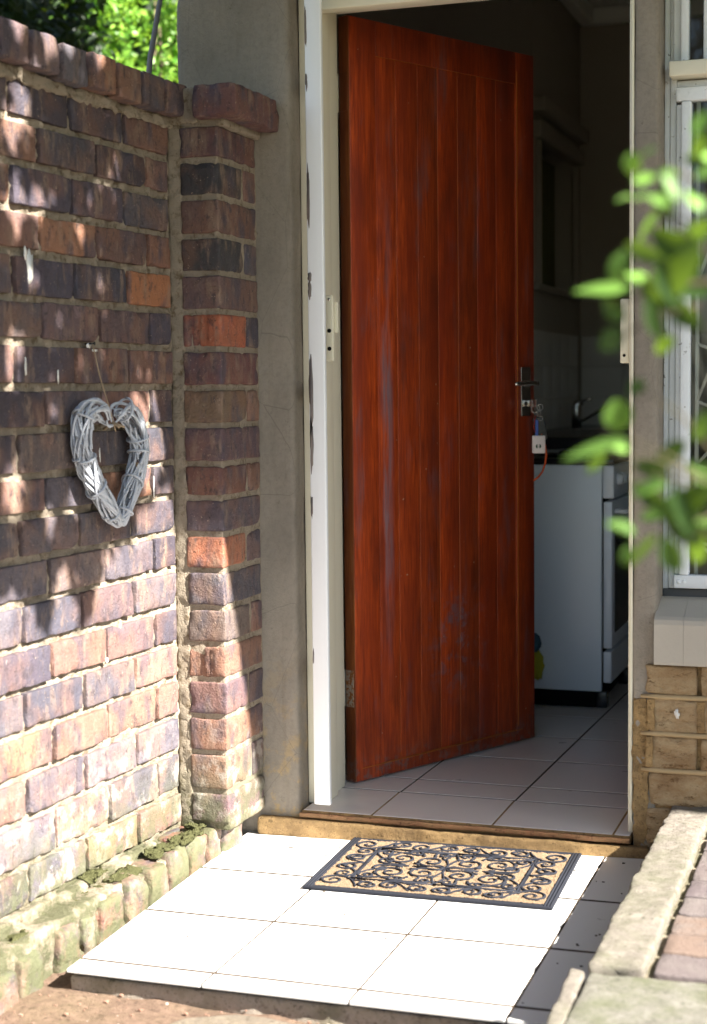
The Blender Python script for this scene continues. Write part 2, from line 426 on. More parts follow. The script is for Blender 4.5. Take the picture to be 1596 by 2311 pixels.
# footing: a course of headers standing out at the foot
mb = MB(); fj = [(-.16, -.05, .0), (-.045, .026, .0), (.035, .12, .0), (.125, .222, -.002), (.227, .318, -.012), (.328, .418, -.012), (.43, .535, -.022), (.545, .60, -.035), (.61, .70, -.03), (.755, .84, -.04), (.85, .95, -.05), (.96, 1.06, -.06), (1.07, 1.17, -.06), (1.18, 1.3, -.06)]
for i, (a, b, zt) in enumerate(fj):
    if i in (7,): mb.ac = (.2, .17, .12)
    else: mb.ac = random.choice([(.19, .095, .068), (.21, .09, .064), (.15, .1, .072), (.17, .115, .08)])
    d = random.uniform(-.006, .006) + (.012 if i > 8 else 0)
    rbox(mb, WP((a+b)/2, zt-.075, .03+d), ((b-a)/2-.003, .075, .055), (wd, Z, wn), r=.009, cell=.011, amp=.007, freq=20, seed=400+i, chip=.05)
mb.build('footing', M_brick, wall, attr=True)
mb = MB()
rbox(mb, WP(.6, -.09, .015), (.78, .075, .055), (wd, Z, wn), r=.01, cell=.013, amp=.014, freq=16, seed=5)
rbox(mb, WP(.75, -.035, .0), (.6, .04, .014), (wd, Z, wn), r=.01, cell=.011, amp=.02, freq=20, seed=8)
mb.build('footing_mortar', M_mortar, wall)
# moss cushions on the footing
s = NM('moss', 1., .05); s.col(s.mix(s.noise(60, 4), (.06, .062, .026), (.115, .115, .055))); s.bump(s.noise(300, 3), 1, .01); M_moss = s
mb = MB()
for (t, z, o, a, b) in [(.09, .003, .055, .05, .025), (.2, .0, .045, .05, .022), (.36, -.012, .035, .05, .022), (.5, -.02, .03, .05, .025), (.66, -.03, .02, .06, .03), (.0, .005, .04, .03, .02), (.44, .01, .01, .03, .02), (.78, -.02, .02, .05, .03)]:
    rbox(mb, WP(t, z, o), (a, .0028, b), (wd, Z, wn), r=.005, cell=.007, amp=.02, freq=45, seed=t*40)
mb.build('moss', M_moss, wall)

# ------------------------------------------------------------ wicker heart on its string
heart = thing('wicker_heart', WP(.35, .9, .03), 'white-washed wicker twig heart hanging on the brick wall by a string', 'wicker heart')
s = NM('whitewashed willow', .8, .15)
c = s.mix(s.noise(60, 4, .6, s.coord((1, 1, .3))), (.56, .59, .64), (.3, .32, .37)); c = s.mix(s.ramp(s.noise(90, 4), .6, .7, 0, .8), c, (.2, .19, .17))
s.col(c); s.bump(s.noise(250, 3, .6, s.coord((1, 1, .3))), .5, .003); M_twig = s
def hp(a):
    """heart outline, a in 0..1 from the notch round the viewer's left lobe to the tip and back; returns (t, z)"""
    K = [(0.359, 0.999), (0.382, 1.012), (0.405, 1.029), (0.44, 1.031), (0.469, 1.02), (0.478, 0.99), (0.478, 0.944), (0.459, 0.902), (0.432, 0.866), (0.394, 0.825), (0.35, 0.788), (0.327, 0.784), (0.305, 0.816), (0.276, 0.857), (0.251, 0.898), (0.241, 0.934), (0.246, 0.969), (0.263, 0.999), (0.288, 1.023), (0.321, 1.03), (0.342, 1.017), (0.359, 0.999)]
    x = a*(len(K)-1); i = int(x) % (len(K)-1); f = x-int(x)
    g = lambda k: V((*K[k % (len(K)-1)], 0))
    p0, p1, p2, p3 = g(i-1), g(i), g(i+1), g(i+2)
    q = .5*((2*p1)+(p2-p0)*f+(2*p0-5*p1+4*p2-p3)*f*f+(3*p1-p0-3*p2+p3)*f**3)
    return q.x, q.y
def hframe(a):
    t, z = hp(a); t2, z2 = hp((a+.004) % 1); tan = V((t2-t, z2-z, 0)).normalized(); return t, z, V((-tan.y, tan.x, 0))
def hpoint(a, ang, rad):
    t, z, nr = hframe(a % 1.0)
    notch = 1-.72*math.exp(-((min(a % 1, 1-a % 1))/.05)**2)-.45*math.exp(-((a % 1-.5)/.05)**2)
    k = rad*notch
    return WP(t+nr.x*math.cos(ang)*k, z+nr.y*math.cos(ang)*k, .034+math.sin(ang)*k*.85)
mb = MB()
for i in range(150):
    ln = random.uniform(.1, .24); a0 = random.random() if i % 9 == 0 else random.uniform(.035, .965-ln); ph = random.uniform(0, 6.28); tw = random.choice([-1, 1])*random.uniform(2, 17); rad = random.uniform(.013, .0255)
    n = 18; pts = []
    for k in range(n):
        a = a0+ln*k/(n-1); pts.append(hpoint(a, ph+tw*ln*k/(n-1), rad+.001*math.sin(k*.9+i)))
    rr = random.uniform(.0027, .0042); tube(mb, pts, [rr*(.8+.3*math.sin(math.pi*k/(n-1))) for k in range(n)], 7, flat=(wn, .6))
mb.build('wreath', M_twig, heart)
for a, sl in [(.3, .006), (.39, -.006), (.45, .01), (.56, -.008), (.62, .012), (.7, .015), (.76, -.01), (.87, .01), (.2, .01)]:
    mb = MB(); tube(mb, [hpoint(a+sl*math.sin(q*.2+.4), q*2*math.pi/16*1.05, .0272) for q in range(17)], .0028, 6)
    mb.build('binding', M_twig, heart)
M_string = mat_plain('jute string', (.4, .3, .2), .9, .1, .3, 60, .6)
mb = MB(); tube(mb, [WP(.35, .98, .04), WP(.357, 1.03, .03), WP(.375, 1.1, .018), WP(.392, 1.171, .012)], .0016, 6)
tube(mb, [WP(.346, .99, .06), WP(.35, 1.0, .035), WP(.356, .985, .012)], .003, 6); tube(mb, [WP(.36, .99, .055), WP(.355, 1.0, .035), WP(.35, .985, .012)], .003, 6)
mb.build('string', M_string, heart)
nail = MB(); tube(nail, [WP(.398, 1.172, -.004), WP(.392, 1.1725, .016)], .0018, 8); lathe(nail, WP(.392, 1.1725, .016), [(0, .0035), (.001, .0038), (.002, .0015)], wn, 10)
tag(nail.build('nail', M_dark), 'small dark nail in the mortar joint that carries the heart\'s string', 'nail')

# ------------------------------------------------------------ ground and paving
mb = MB()
sheet(mb, (-.9, -3.2, -.113), X, Y, Z, 4.2, 3.0, .02, .008, 9, 1)
tag(mb.build('ground', M_soil), kind='structure')
mb = MB(); mb.v = [V((-60, -60, -.13)), V((60, -60, -.13)), V((60, 60, -.13)), V((-60, 60, -.13))]; mb.face([0, 1, 2, 3])
M_lawn = mat_concrete('shade-darkened yard', (.1, .095, .065), (.075, .07, .05), .4, (.06, .075, .03))  # ground colour kept dark to stand in for yard shade and less bounce
tag(mb.build('garden_ground', M_lawn, smooth=False), kind='structure')
# pebbles: scattered, uncountable grit
mb = MB()
for i in range(520):
    x = random.uniform(-.35, .5); y = random.uniform(-1.6, -1.0); r_ = random.choice([.0008, .001, .0015, .002, .0035])
    rbox(mb, (x, y, -.111+.008*noise.noise(V((x, y, 0))*9)+r_*.3), (r_, r_*random.uniform(.5, 1), r_*.6), r=r_*.4, cell=.02, amp=r_*.4, freq=200, seed=i)
s = NM('grit', .9, .2); s.col(s.mix(s.ramp(s.noise(14, 2), .5, .62), (.24, .14, .1), (.6, .52, .45))); M_grit = s
tag(mb.build('grit', M_grit), 'loose grit and small pebbles on the bare soil by the wall', 'grit', kind='stuff')
def ztile(x): return -.068+.022*(x+.0)
mb = MB()
# slab body (cement), ragged front edge
ed = [(-.172, .0), (-.158, -.33), (-.150, -.648), (-.142, -1.02)]
def slab_fn(p): return p
rbox(mb, (.42, -.525, -.102), (.575, .498, .028), (V((1, -.036, .022)).normalized(), (V((-.03, 1, 0))).normalized(), Z), r=.006, cell=.014, amp=.007, freq=14, seed=2)
path_o = mb.build('path_bed', M_cut)
tag(path_o, kind='structure')
def xleft(y): return -.172+(-.0+(-y))*.032
xs = [None, .155, .457, .757, 1.2]; ys = [.03, -.322, -.638, -.95, -1.013]
def yrow(j, x): return ys[j] if j == 0 else ys[j]-.036*(x+.14)
mb = MB()
for j in range(4):
    for i in range(4):
        y1, y0 = ys[j], ys[j+1]
        def xx(k, y):
            return xleft(y) if k == 0 else xs[k]
        a0, a1 = xx(i, y0), xx(i, y1); g = 0 if i == 0 else .0028
        b0 = b1 = xs[i+1]-.0028
        q = [V((a0+g, y0, 0)), V((b0, y0, 0)), V((b1, y1, 0)), V((a1+g, y1, 0))]
        for k_, p in enumerate(q):
            p.y = yrow(j+1, p.x)+(.006 if j < 3 else .0) if k_ < 2 else yrow(j, p.x)-.006
            p.z = ztile(p.x)
        cc = sum(q, V())/4; base = len(mb.v)
        for dz, s_ in ((-.006 if j == 3 else -.003, 0), (-.0003, 0), (0, .0004)):
            for p in q: mb.v.append(p+(cc-p).normalized()*s_*1.4+V((0, 0, dz)))
        for lv in (0, 4):
            for k in range(4): mb.face([base+lv+k, base+lv+(k+1) % 4, base+lv+4+(k+1) % 4, base+lv+4+k])
        mb.face([base+8, base+9, base+10, base+11])
tp = mb.build('tiled_path', M_tile, smooth=False); tag(tp, kind='structure')
mb = MB(); a, b, c_, d_ = V((xleft(-1.0)+.004, -1.009, 0)), V((1.2, -1.056, 0)), V((1.2, .03, 0)), V((xleft(0)+.004, .03, 0))
for p in (a, b, c_, d_): p.z = ztile(p.x)-.0005; mb.v.append(p)
mb.face([0, 1, 2, 3]); tag(mb.build('path_grout', M_grout, smooth=False), kind='structure')
# flagstone in the soil in front
mb = MB(); poly(mb, [(.10, -1.2), (.15, -1.1), (.24, -1.055), (.42, -1.06), (.62, -1.075), (.9, -1.1), (.95, -1.5), (.5, -1.7), (.05, -1.6), (.02, -1.35)], -.098, -.14, .012, 3)
tag(mb.build('flagstone', M_flag), 'pale sandy flagstone set in the soil in front of the tiled landing', 'flagstone')

mb = MB()
for i in range(120):
    x = random.uniform(-.1, .85); y = random.uniform(-.98, -.05); q = random.choice([.0012, .0016, .0022, .003])
    rbox(mb, (x, y, ztile(x)+.001), (q, q*random.uniform(.4, 1), .0009), (rdir().cross(Z).normalized(), Y, Z) if 0 else (X, Y, Z), r=.0004, cell=.02, amp=q*.5, freq=300, seed=i)
tag(mb.build('litter', mat_plain('dark litter', (.06, .045, .03), .9)), 'tiny dark specks of dirt and leaf litter scattered over the white tiles', 'litter', kind='stuff')

# ------------------------------------------------------------ raised brick path, right
kerb = thing('retaining_kerb', (.95, -.5, -.1), 'rough concrete kerb along the left edge of the raised brick path', 'kerb')
mb = MB()
rbox(mb, (.957, -.49, -.015), (.048, .585, .095), r=.007, cell=.008, amp=.008, freq=13, seed=4, chip=.012)
mb.build('kerb_stone', M_conc, kerb)
mb = MB(); rbox(mb, (.935, -.45, -.05), (.04, .56, .06), r=.01, cell=.015, amp=.014, freq=15, seed=14); mb.build('kerb_render', M_mortar, kerb)
slab = MB(); rbox(slab, (1.25, -1.5, .02), (.335, .41, .052), r=.008, cell=.02, amp=.006, freq=12, seed=6)
tag(slab.build('concrete_slab', M_slab), 'mossy concrete slab at the end of the raised path, bottom right', 'slab')
lip = MB(); rbox(lip, (.906, -1.42, .005), (.014, .34, .066), (X, V((-.04, 1, 0)).normalized(), Z), r=.006, cell=.014, amp=.006, freq=20, seed=16)
tag(lip.build('edging_stone', M_conc), 'narrow pale edging strip along the left side of the mossy concrete slab', 'edging')
mb = MB(); PV = [(.10, .078, .078), (.12, .098, .095), (.10, .08, .083), (.14, .10, .08), (.11, .09, .088)]
y = -1.065
row = 0
while y < .05:
    x = 1.014; k = 0
    wid = .108
    while x < 1.9:
        L = .215 if (row+k) % 2 == 0 else .215
        mb.ac = random.choice(PV)
        rbox(mb, (x+L/2, y+wid/2, .02), (L/2-.003, wid/2-.003, .049+random.uniform(-.0015, .0015)), r=.005, cell=.02, amp=.003, freq=15, seed=row*9+k, chip=.015); x += L; k += 1
    y += wid; row += 1
s = NM('paving brick', .85, .25); bc = s.attr('bc'); c = s.mix(s.ramp(s.noise(12, 5, .65), .45, .7, 0, .7), bc, (.15, .13, .12)); c = s.mix(s.ramp(s.noise(80, 4), .62, .7, 0, .7), c, (.06, .045, .045)); s.col(c); s.bump(s.noise(120, 5, .7), .6, .006); M_pave = s
pv = mb.build('raised_pavement', M_pave, attr=True); tag(pv, kind='structure')
mb = MB(); box(mb, (1.0, -1.09, -.1), (3.2, -.012, .058), r=.003); box(mb, (1.92, -1.07, .06), (3.2, -.012, .07)); tag(mb.build('pavement_bed', M_mortar), kind='structure')

# ------------------------------------------------------------ house
house = thing('house', (0, 0, -.12), 'plastered house wall with open doorway and steel window at right', 'house')
mb = MB()
P = dict(r=.01, cell=.035, amp=.005, freq=8)
box(mb, (-.339, .0, -.14), (-.03, .23, 2.06), **dict(P, r=.016, cell=.02))
box(mb, (-.339, .0, 2.06), (6.0, .23, 2.595), **dict(P, cell=.05))
box(mb, (.817, .0, -.14), (.874, .23, 2.06), **dict(P, cell=.02))
box(mb, (2.3, .0, -.14), (6.0, .23, 2.06), **dict(P, cell=.2))
box(mb, (.874, .02, -.14), (2.3, .23, .49), **P)
mb.build('facade_wall', M_plaster, house)
# bare stretcher bricks and ridged joints under the window
s = NM('ochre painted rock-face brick', .9, .15)
st = s.noise(34, 7, .8, s.coord((.8, 1, 1.7)), .3)
c = s.mix(s.ramp(st, .35, .65), (.38, .25, .13), (.5, .38, .23)); c = s.mix(s.ramp(s.noise(30, 7, .8, s.coord((.8, 1, 1.8))), .55, .66), c, (.11, .06, .025))
c = s.mix(s.ramp(s.noise(7, 3), .5, .7, 0, .7), c, (.2, .1, .04)); s.col(c); s.bump(s.math('ADD', st, s.noise(90, 5, .7)), 1., .012); M_rock = s
mb = MB()
zr = [.418, .339, .25, .163, .075, -.02]
for r in range(5):
    x = .852 if r % 2 else .846
    first = .125 if r % 2 == 0 else .15
    k = 0
    while x < 2.3:
        L = first if k == 0 else .222
        rbox(mb, (x+L/2, .012, (zr[r]+zr[r+1])/2), (L/2-.004, .02, (zr[r]-zr[r+1])/2-.004), r=.006, cell=.009 if x < 1.3 else .03, amp=.007, freq=26, seed=r*7+k, chip=.02); x += L+.003; k += 1
mb.build('brick_plinth', M_rock, house)
M_ridge = mat_plain('painted mortar ridge', (.45, .33, .18), .7, .3, .4, 25, .4)
mb = MB()
for z in zr[1:4]:
    tube(mb, [V((.838+i*.03, -.0075, z+.0015*noise.noise(V((i*.7, z*9, 0))))) for i in range(48)], [.004]+[.0062+.001*noise.noise(V((i*.9, z, 0))) for i in range(47)], 8)
mb.build('ridged_joint', M_ridge, house)
mb = MB()
for xj, z0, z1 in [(.978, .258, .332), (.858, .17, .243), (.862, .26, .333)]:
    rbox(mb, (xj, -.006, (z0+z1)/2), (.009, .006, (z1-z0)/2), r=.004, cell=.008, amp=.005, freq=40, seed=xj*10)
# ragged edge of plaster running over the bricks
rbox(mb, (.836, -.0, .12), (.017, .004, .21), r=.003, cell=.007, amp=.012, freq=24, seed=41)
box(mb, (.83, .004, -.1), (2.3, .0185, .4165), r=.002)
mb.build('ragged_render', M_step, house)
# roof: soffit, fascia, sloping sheets
mb = MB(); box(mb, (-.75, -.709, 2.60), (6.0, -.02, 2.625), r=.003); mb.build('soffit', M_soffit, house)
mb = MB(); box(mb, (-.78, -.729, 2.585), (6.02, -.709, 2.74), r=.003); mb.build('fascia', M_white, house)
mb = MB(); sl = R(17)
rbox(mb, (2.6, 1.79, 3.48), (3.45, 2.72, .012), (X, V((0, math.cos(sl), math.sin(sl))), V((0, -math.sin(sl), math.cos(sl)))), r=.003)
rbox(mb, (2.6, 6.9, 3.48), (3.45, 2.6, .012), (X, V((0, math.cos(sl), -math.sin(sl))), V((0, math.sin(sl), math.cos(sl)))), r=.003)
mb.build('roof', M_roof, house)
# kitchen shell
KX, KY, KZ = -.08, 4.1, 2.9
mb = MB()
box(mb, (-.339, .232, -.1), (-.082-.0, 3.02, 2.72)); box(mb, (-.339, 3.02, -.1), (-.082, 4.1, 1.50)); box(mb, (-.339, 3.02, 2.21), (-.082, 4.1, 2.95)); box(mb, (-.339, .232, 2.72), (-.082, 3.02, 2.95)); box(mb, (-.339, 4.03, 1.5), (-.082, 4.1, 2.21))
box(mb, (-.339, 4.103, -.1), (3.3, 4.3, 2.95)); box(mb, (3.1, .232, -.1), (3.3, 4.1, 2.95))
mb.build('kitchen_wall', M_iwall, house)
mb = MB(); box(mb, (-.078, .22, 2.9), (3.1, 4.1, 2.93)); box(mb, (-.339, .002, 2.6), (5.9, .23, 2.94)); mb.build('ceiling', M_ceil, house)
mb = MB(); box(mb, (-.077, 4.02, 2.82), (3.1, 4.1, 2.899), r=.03); box(mb, (-.077, .235, 2.82), (0., 4.02, 2.899), r=.03); mb.build('cornice', M_ceil, house)
mb = MB(); 
for z in (1.0, 1.15, 1.3):
    for x in range(14): box(mb, (-.075+x*.2+.001, 4.094, z-.13), (-.075+x*.2+.199, 4.1, z+.0185), r=.0015)
    for yv in range(9): box(mb, (-.08, 2.2+yv*.2+.001, z-.13), (-.074, 2.2+yv*.2+.199, z+.0185), r=.0015)
mb.build('splashback', M_wtile, house)
# kitchen window in the left wall
kw = MB(); box(kw, (-.1, 3.03, 2.14), (-.05, 4.03, 2.21)); box(kw, (-.1, 3.03, 1.49), (-.06, 4.03, 1.52)); box(kw, (-.1, 3.0, 1.52), (-.07, 3.03, 2.14)); box(kw, (-.1, 3.11, 1.521), (-.066, 3.135, 2.139)); box(kw, (-.1, 4.0, 1.52), (-.07, 4.02, 2.14)); box(kw, (-.09, 3.03, 2.25), (-.03, 4.05, 2.31), r=.006)
kwo = kw.build('kitchen_window', M_iwall, house)
kc = MB(); M_curt = mat_plain('olive curtain', (.13, .125, .06), .9, .1, .3, 20, .4)
base = 0
for i in range(60):
    yv = 3.15+i*.0145; xo = -.2+.012*math.sin(i*1.1)
    kc.v += [V((xo, yv, 1.5)), V((xo, yv, 2.15))]
for i in range(59): kc.face([2*i, 2*i+2, 2*i+3, 2*i+1])
kc.build('curtain', M_curt, kwo)
# added black panel behind the curtain, keeps the sky out
kp = MB(); box(kp, (-.30, 3.02, 1.5), (-.29, 4.03, 2.21)); kp.build('sky_block_panel', M_gap, kwo)
# floors
mb = MB(); gx = [-.15, .165, .477, .773, 1.09, 1.4, 1.71, 2.02, 2.33, 2.64, 2.95]; gy = [-.012, .232, .385, .69, 1.0, 1.31, 1.62, 1.93, 2.24, 2.55, 2.86, 3.17, 3.48, 3.79, 4.1]
for i in range(len(gx)-1):
    for j in range(len(gy)-1):
        if j == 0 and (i > 2): 
            if i > 3: continue
        x0, x1 = gx[i], gx[i+1]
        if j == 0: x0, x1 = max(x0, -.02), min(x1, .815)
        y0 = gy[j]+(.012 if j == 1 else .005); sh = lambda yy: .03*(yy-.23) if yy > .23 else 0
        z = .0 if j == 0 else -.002
        a = [V((x0+.003+sh(y0), y0, z)), V((x1-.003+sh(y0), y0, z)), V((x1-.003+sh(gy[j+1]), gy[j+1]-.005, z)), V((x0+.003+sh(gy[j+1]), gy[j+1]-.005, z))]
        cc = sum(a, V())/4; base = len(mb.v)
        for dz, s_ in ((-.008, 0), (-.0006, 0), (0, .0006)):
            for p in a: mb.v.append(p+(cc-p).normalized()*s_*1.4+V((0, 0, dz)))
        for lv in (0, 4):
            for k in range(4): mb.face([base+lv+k, base+lv+(k+1) % 4, base+lv+4+(k+1) % 4, base+lv+4+k])
        mb.face([base+8, base+9, base+10, base+11])
tag(mb.build('kitchen_floor', M_itile, smooth=False), kind='structure')
mb = MB(); box(mb, (-.08, .226, -.1), (3.1, 4.1, -.0035), r=.0005); tag(mb.build('floor_bed', M_grout), kind='structure')
mb = MB(); box(mb, (-.02, -.01, -.02), (.815, .225, -.0015), r=.0005)
rbox(mb, (.338, .11, -.04), (.362, .114, .034), r=.005, cell=.014, amp=.003, freq=18, seed=3)
rbox(mb, (.36, -.008, -.048), (.5, .016, .024), r=.008, cell=.012, amp=.005, freq=16, seed=13)
mb.build('doorstep', M_step, house)
# painted nosing, flaking, under the tiles
mb = MB(); rbox(mb, (.395, -.011, -.0115), (.42, .009, .0055), r=.003, cell=.012, amp=.004, freq=22, seed=19)
M_nose = mat_concrete('red-brown step paint', (.2, .09, .05), (.3, .2, .1), .3, (.1, .06, .04)); mb.build('step_nosing', M_nose, house)

# door frame and gate post
fr = MB()
# left pressed-metal frame: stepped profile
box(fr, (-.028, .056, .0), (.0215, .15, 2.075), r=.004); box(fr, (-.028, .1505, .0), (.0075, .248, 2.075), r=.003)
box(fr, (.022, .056, 2.008), (.803, .1, 2.075), r=.004); box(fr, (.022, .1005, 2.022), (.803, .15, 2.075), r=.003); box(fr, (.008, .1505, 2.04), (.803, .248, 2.075), r=.004)
box(fr, (.8035, .02, .0), (.816, .245, 2.075), r=.003)
fro = fr.build('door_frame', M_cream, house)
gp = MB(); box(gp, (.018, -.026, .02), (.061, -.010, 2.2), r=.004, cell=.1)
for z in (.35, 1.05, 1.8): box(gp, (.0182, -.0095, z), (.03, .0555, z+.04), r=.002)
tag(gp.build('gate_post', M_white, house), 'white painted steel post with chipped edge')
sp = MB(); box(sp, (.0315, .052-.0, 1.139), (.0565, .0562, 1.304), r=.002)
# strike box standing off the frame
sp = MB(); box(sp, (.0375, .0445, 1.139), (.0590, .056, 1.304), r=.003)
spo = sp.build('strike_box', M_cream, fro)
for z in (1.215, 1.17):
    k = MB(); lathe(k, (.049, .0445, z), [(0, .0052), (.0012, .0052), (.0016, .003)], -Y, 14); k.build('bolt_hole', M_gap, spo)
k = MB(); lathe(k, (.049, .0445, 1.293), [(0, .004), (.0012, .0035), (.002, .001)], -Y, 12); k.build('screw', M_steel, spo)
k = MB(); box(k, (.0587, .056, 1.21), (.068, .06, 1.287), r=.0018); k.build('strike_tongue', M_cream, fro)
lb = MB(); box(lb, (.781, .028, 1.122), (.803, .06, 1.273), r=.004)
lbo = lb.build('lock_bracket', M_cream, fro)
k = MB(); lathe(k, (.791, .028, 1.14), [(0, .0035), (.0012, .0035)], -Y, 12); k.build('lock_hole', M_gap, lbo)
# right gate post behind the plaster edge: slim cream angle
k = MB(); box(k, (.8105, .004, .03), (.8165, .0195, 2.05), r=.001); k.build('frame_angle', M_cream, fro)

# door leaf
H0 = V((.028, .283, 0)); U = V((.341, .681, 0)).normalized(); N = V((U.y, -U.x, 0))
def LP(u, z, off=0.): return H0+U*u+N*off+Z*z
def lbox(mb, u0, u1, z0, z1, n0, n1, r=.002, cell=.3, **k):
    rbox(mb, LP((u0+u1)/2, (z0+z1)/2, (n0+n1)/2), ((u1-u0)/2, (z1-z0)/2, (n1-n0)/2), (U, Z, -N), r=r, cell=cell, **k)
mb = MB()
gu = [.0985, .176, .2625, .3445, .428, .511, .594, .680]
tone = [(1., 1., 1.), (.8, .8, .85), (.55, .6, .7), (.95, .85, .85), (.6, .65, .7), (.85, .7, .7), (.8, .75, .8), (.6, .6, .65)]
for i in range(7):
    mb.ac = tone[i]; lbox(mb, gu[i]+.001, gu[i+1]-.001, .039, 1.953, -.036, -.003+random.uniform(-.0006, .0006), r=.0014)
leafo = mb.build('door', M_plank, house, attr=True)
tag(leafo, 'reddish brown varnished plank door standing open')
mb = MB(); lbox(mb, .09, .69, .03, 1.97, -.034, -.0045, r=.001); mb.build('groove_backing', M_groove, leafo)
for (a, b, z0, z1, t) in [(0.0, .0975, .003, 2.045, (.95, .95, .95)), (.681, .764, .003, 2.045, (.65, .6, .6)), (.0985, .680, 1.9545, 2.045, (.45, .42, .45)), (.0985, .680, .003, .0375, (.6, .6, .62))]:
    mb = MB(); mb.ac = t; lbox(mb, a, b, z0, z1, -.038, .0, r=.0016); mb.build('rail' if (b-a) > .3 else 'stile', M_plank, leafo, attr=True)
mb = MB(); mb.ac = (1, 1, 1); rbox(mb, LP(-.0012, 1.024, -.019), (.0011, 1.021, .018), (U, Z, -N), r=.0004, cell=.5); mb.build('door_edge', M_edge, leafo, attr=True)
mb = MB(); lbox(mb, .684, .6875, .05, 1.99, .0001, .0016, r=.0006, cell=.05, amp=.0006, freq=30); lbox(mb, .02, .705, .0368, .0385, .0001, .0022, r=.001, cell=.05, amp=.0006); mb.build('bead', M_groove, leafo)
for z in (1.85, .258):
    mb = MB(); lathe(mb, LP(-.004, z-.05, -.046), [(0, .006), (.03, .006), (.031, .0052), (.033, .006), (.066, .006), (.067, .0052), (.069, .006), (.1, .006)], Z, 14)
    hg = mb.build('hinge', M_cream, leafo)
    mb = MB(); mb.ac = (.5, .45, .4); rbox(mb, LP(-.0028, z, -.0205), (.0006, .05, .0145), (U, Z, -N), r=.0003); mb.build('hinge_plate', M_edge if z > 1 else mat_plain('rusty paint', (.5, .4, .3), .7, .3, .4, 30, .3, chipc=(.3, .11, .03), chipt=.5), leafo, attr=True)
# handle plate and lever
mb = MB(); lbox(mb, .698, .7405, .983, 1.129, .0002, .006, r=.0025, cell=.05)
hpo = mb.build('lock_plate', M_steel, leafo)
mb = MB(); lathe(mb, LP(.7195, 1.08, .006), [(0, .011), (.004, .0095), (.03, .007), (.045, .007)], N, 16)
tube(mb, [LP(.7195, 1.08, .044), LP(.707, 1.0805, .05), LP(.69, 1.081, .051), LP(.66, 1.0805, .05), LP(.628, 1.079, .046), LP(.622, 1.079, .043)], [.0062, .0065, .006, .0058, .0065, .004], 12, flat=(N, .8)); mb.build('handle', M_steel, leafo)
mb = MB(); lathe(mb, LP(.7195, 1.02, .0062), [(0, .008), (.0015, .0075)], N, 14); mb.build('keyhole_plate', M_dark, leafo)

# key bunch in the lock
keys = thing('key_bunch', LP(.72, 1.02, .01), 'bunch of keys with white tag and orange cord hanging from the door lock', 'keys')
mb = MB(); lbox(mb, .7175, .7215, 1.012, 1.03, .006, .03, r=.0008); kp0 = LP(.7195, 1.021, .034)
rbox(mb, kp0, (.0012, .012, .011), (U, Z, N), r=.001, cell=.01); mb.build('key', M_steel, keys)
def ring(mb, c, a, b, R_, r_):
    tube(mb, [c+a*math.cos(q*math.pi/12)*R_+b*math.sin(q*math.pi/12)*R_ for q in range(25)], r_, 6, caps=False)
cx = (r2).normalized()
mb = MB(); ring(mb, LP(.722, 1.005, .04), cx, Z, .0125, .0008); ring(mb, LP(.74, 1.009, .042), (cx+N*.4).normalized(), Z, .009, .0008); ring(mb, LP(.734, .992, .04), N, Z, .008, .0007); ring(mb, LP(.744, .976, .04), cx, Z, .0065, .001); ring(mb, LP(.73, .985, .042), (cx-N).normalized(), Z, .007, .0008)
mb.build('key_ring', M_steel, keys)
tx = (cx+N*.05).normalized(); tn = tx.cross(Z)
mb = MB(); rbox(mb, LP(.7295, .899, .045), (.0195, .0068, .0265), (tx, tn, Z), r=.003, cell=.02)
M_tag = mat_plain('white plastic', (.75, .7, .68), .4, .5, .03)
tgo = mb.build('white_tag', M_tag, keys)
mb = MB()
for sgn in (-1, 1):
    pts = []; c0 = LP(.7275, .8935, .045)+tn*(.0071 if tn.dot(V((.2, -1, 0))) > 0 else -.0071)
    base = len(mb.v)
    for q in range(9):
        a = -math.pi/2+math.pi*q/8; mb.v.append(c0+tx*(sgn*(.0028+.0052*math.cos(a)))+Z*(.0062*math.sin(a)))
    mb.v.append(c0+tx*sgn*.0028); 
    for q in range(8): mb.face([base+9, base+q, base+q+1] if sgn < 0 else [base+q, base+9, base+q+1])
lathe(mb, LP(.7275, .8915, .045)+tn*(.0068 if tn.dot(V((.2, -1, 0))) > 0 else -.0068), [(0, .001), (.0004, .001)], tn, 8)
M_grn = mat_plain('dark green print', (.03, .09, .05), .5, .3); mb.build('tag_print', M_grn, tgo)
mb = MB(); rbox(mb, LP(.748, .945, .036), (.017, .004, .034), ((tx+Z*.2).normalized(), tn, (Z-tx*.2).normalized()), r=.004, cell=.02); mb.build('black_fob', M_dark, keys)
mb = MB(); tube(mb, [LP(.722, .985, .04), LP(.712, .965, .043), LP(.709, .947, .043), LP(.716, .935, .043)], .0012, 6); mb.build('red_loop', mat_plain('red plastic', (.6, .03, .02), .4), keys)
mb = MB(); rbox(mb, LP(.723, .945, .043), (.0045, .002, .027), (tx, tn, Z), r=.002, cell=.02); mb.build('blue_key', mat_plain('blue plastic', (.03, .1, .45), .35), keys)
mb = MB(); tube(mb, [LP(.748, .93, .04), LP(.757, .915, .04), LP(.767, .893, .04), LP(.772, .865, .04), LP(.764, .84, .042), LP(.747, .817, .045), LP(.725, .802, .047), LP(.7, .793, .05)], .0031, 8); mb.build('orange_cord', mat_plain('orange cord', (.75, .13, .04), .5), keys)

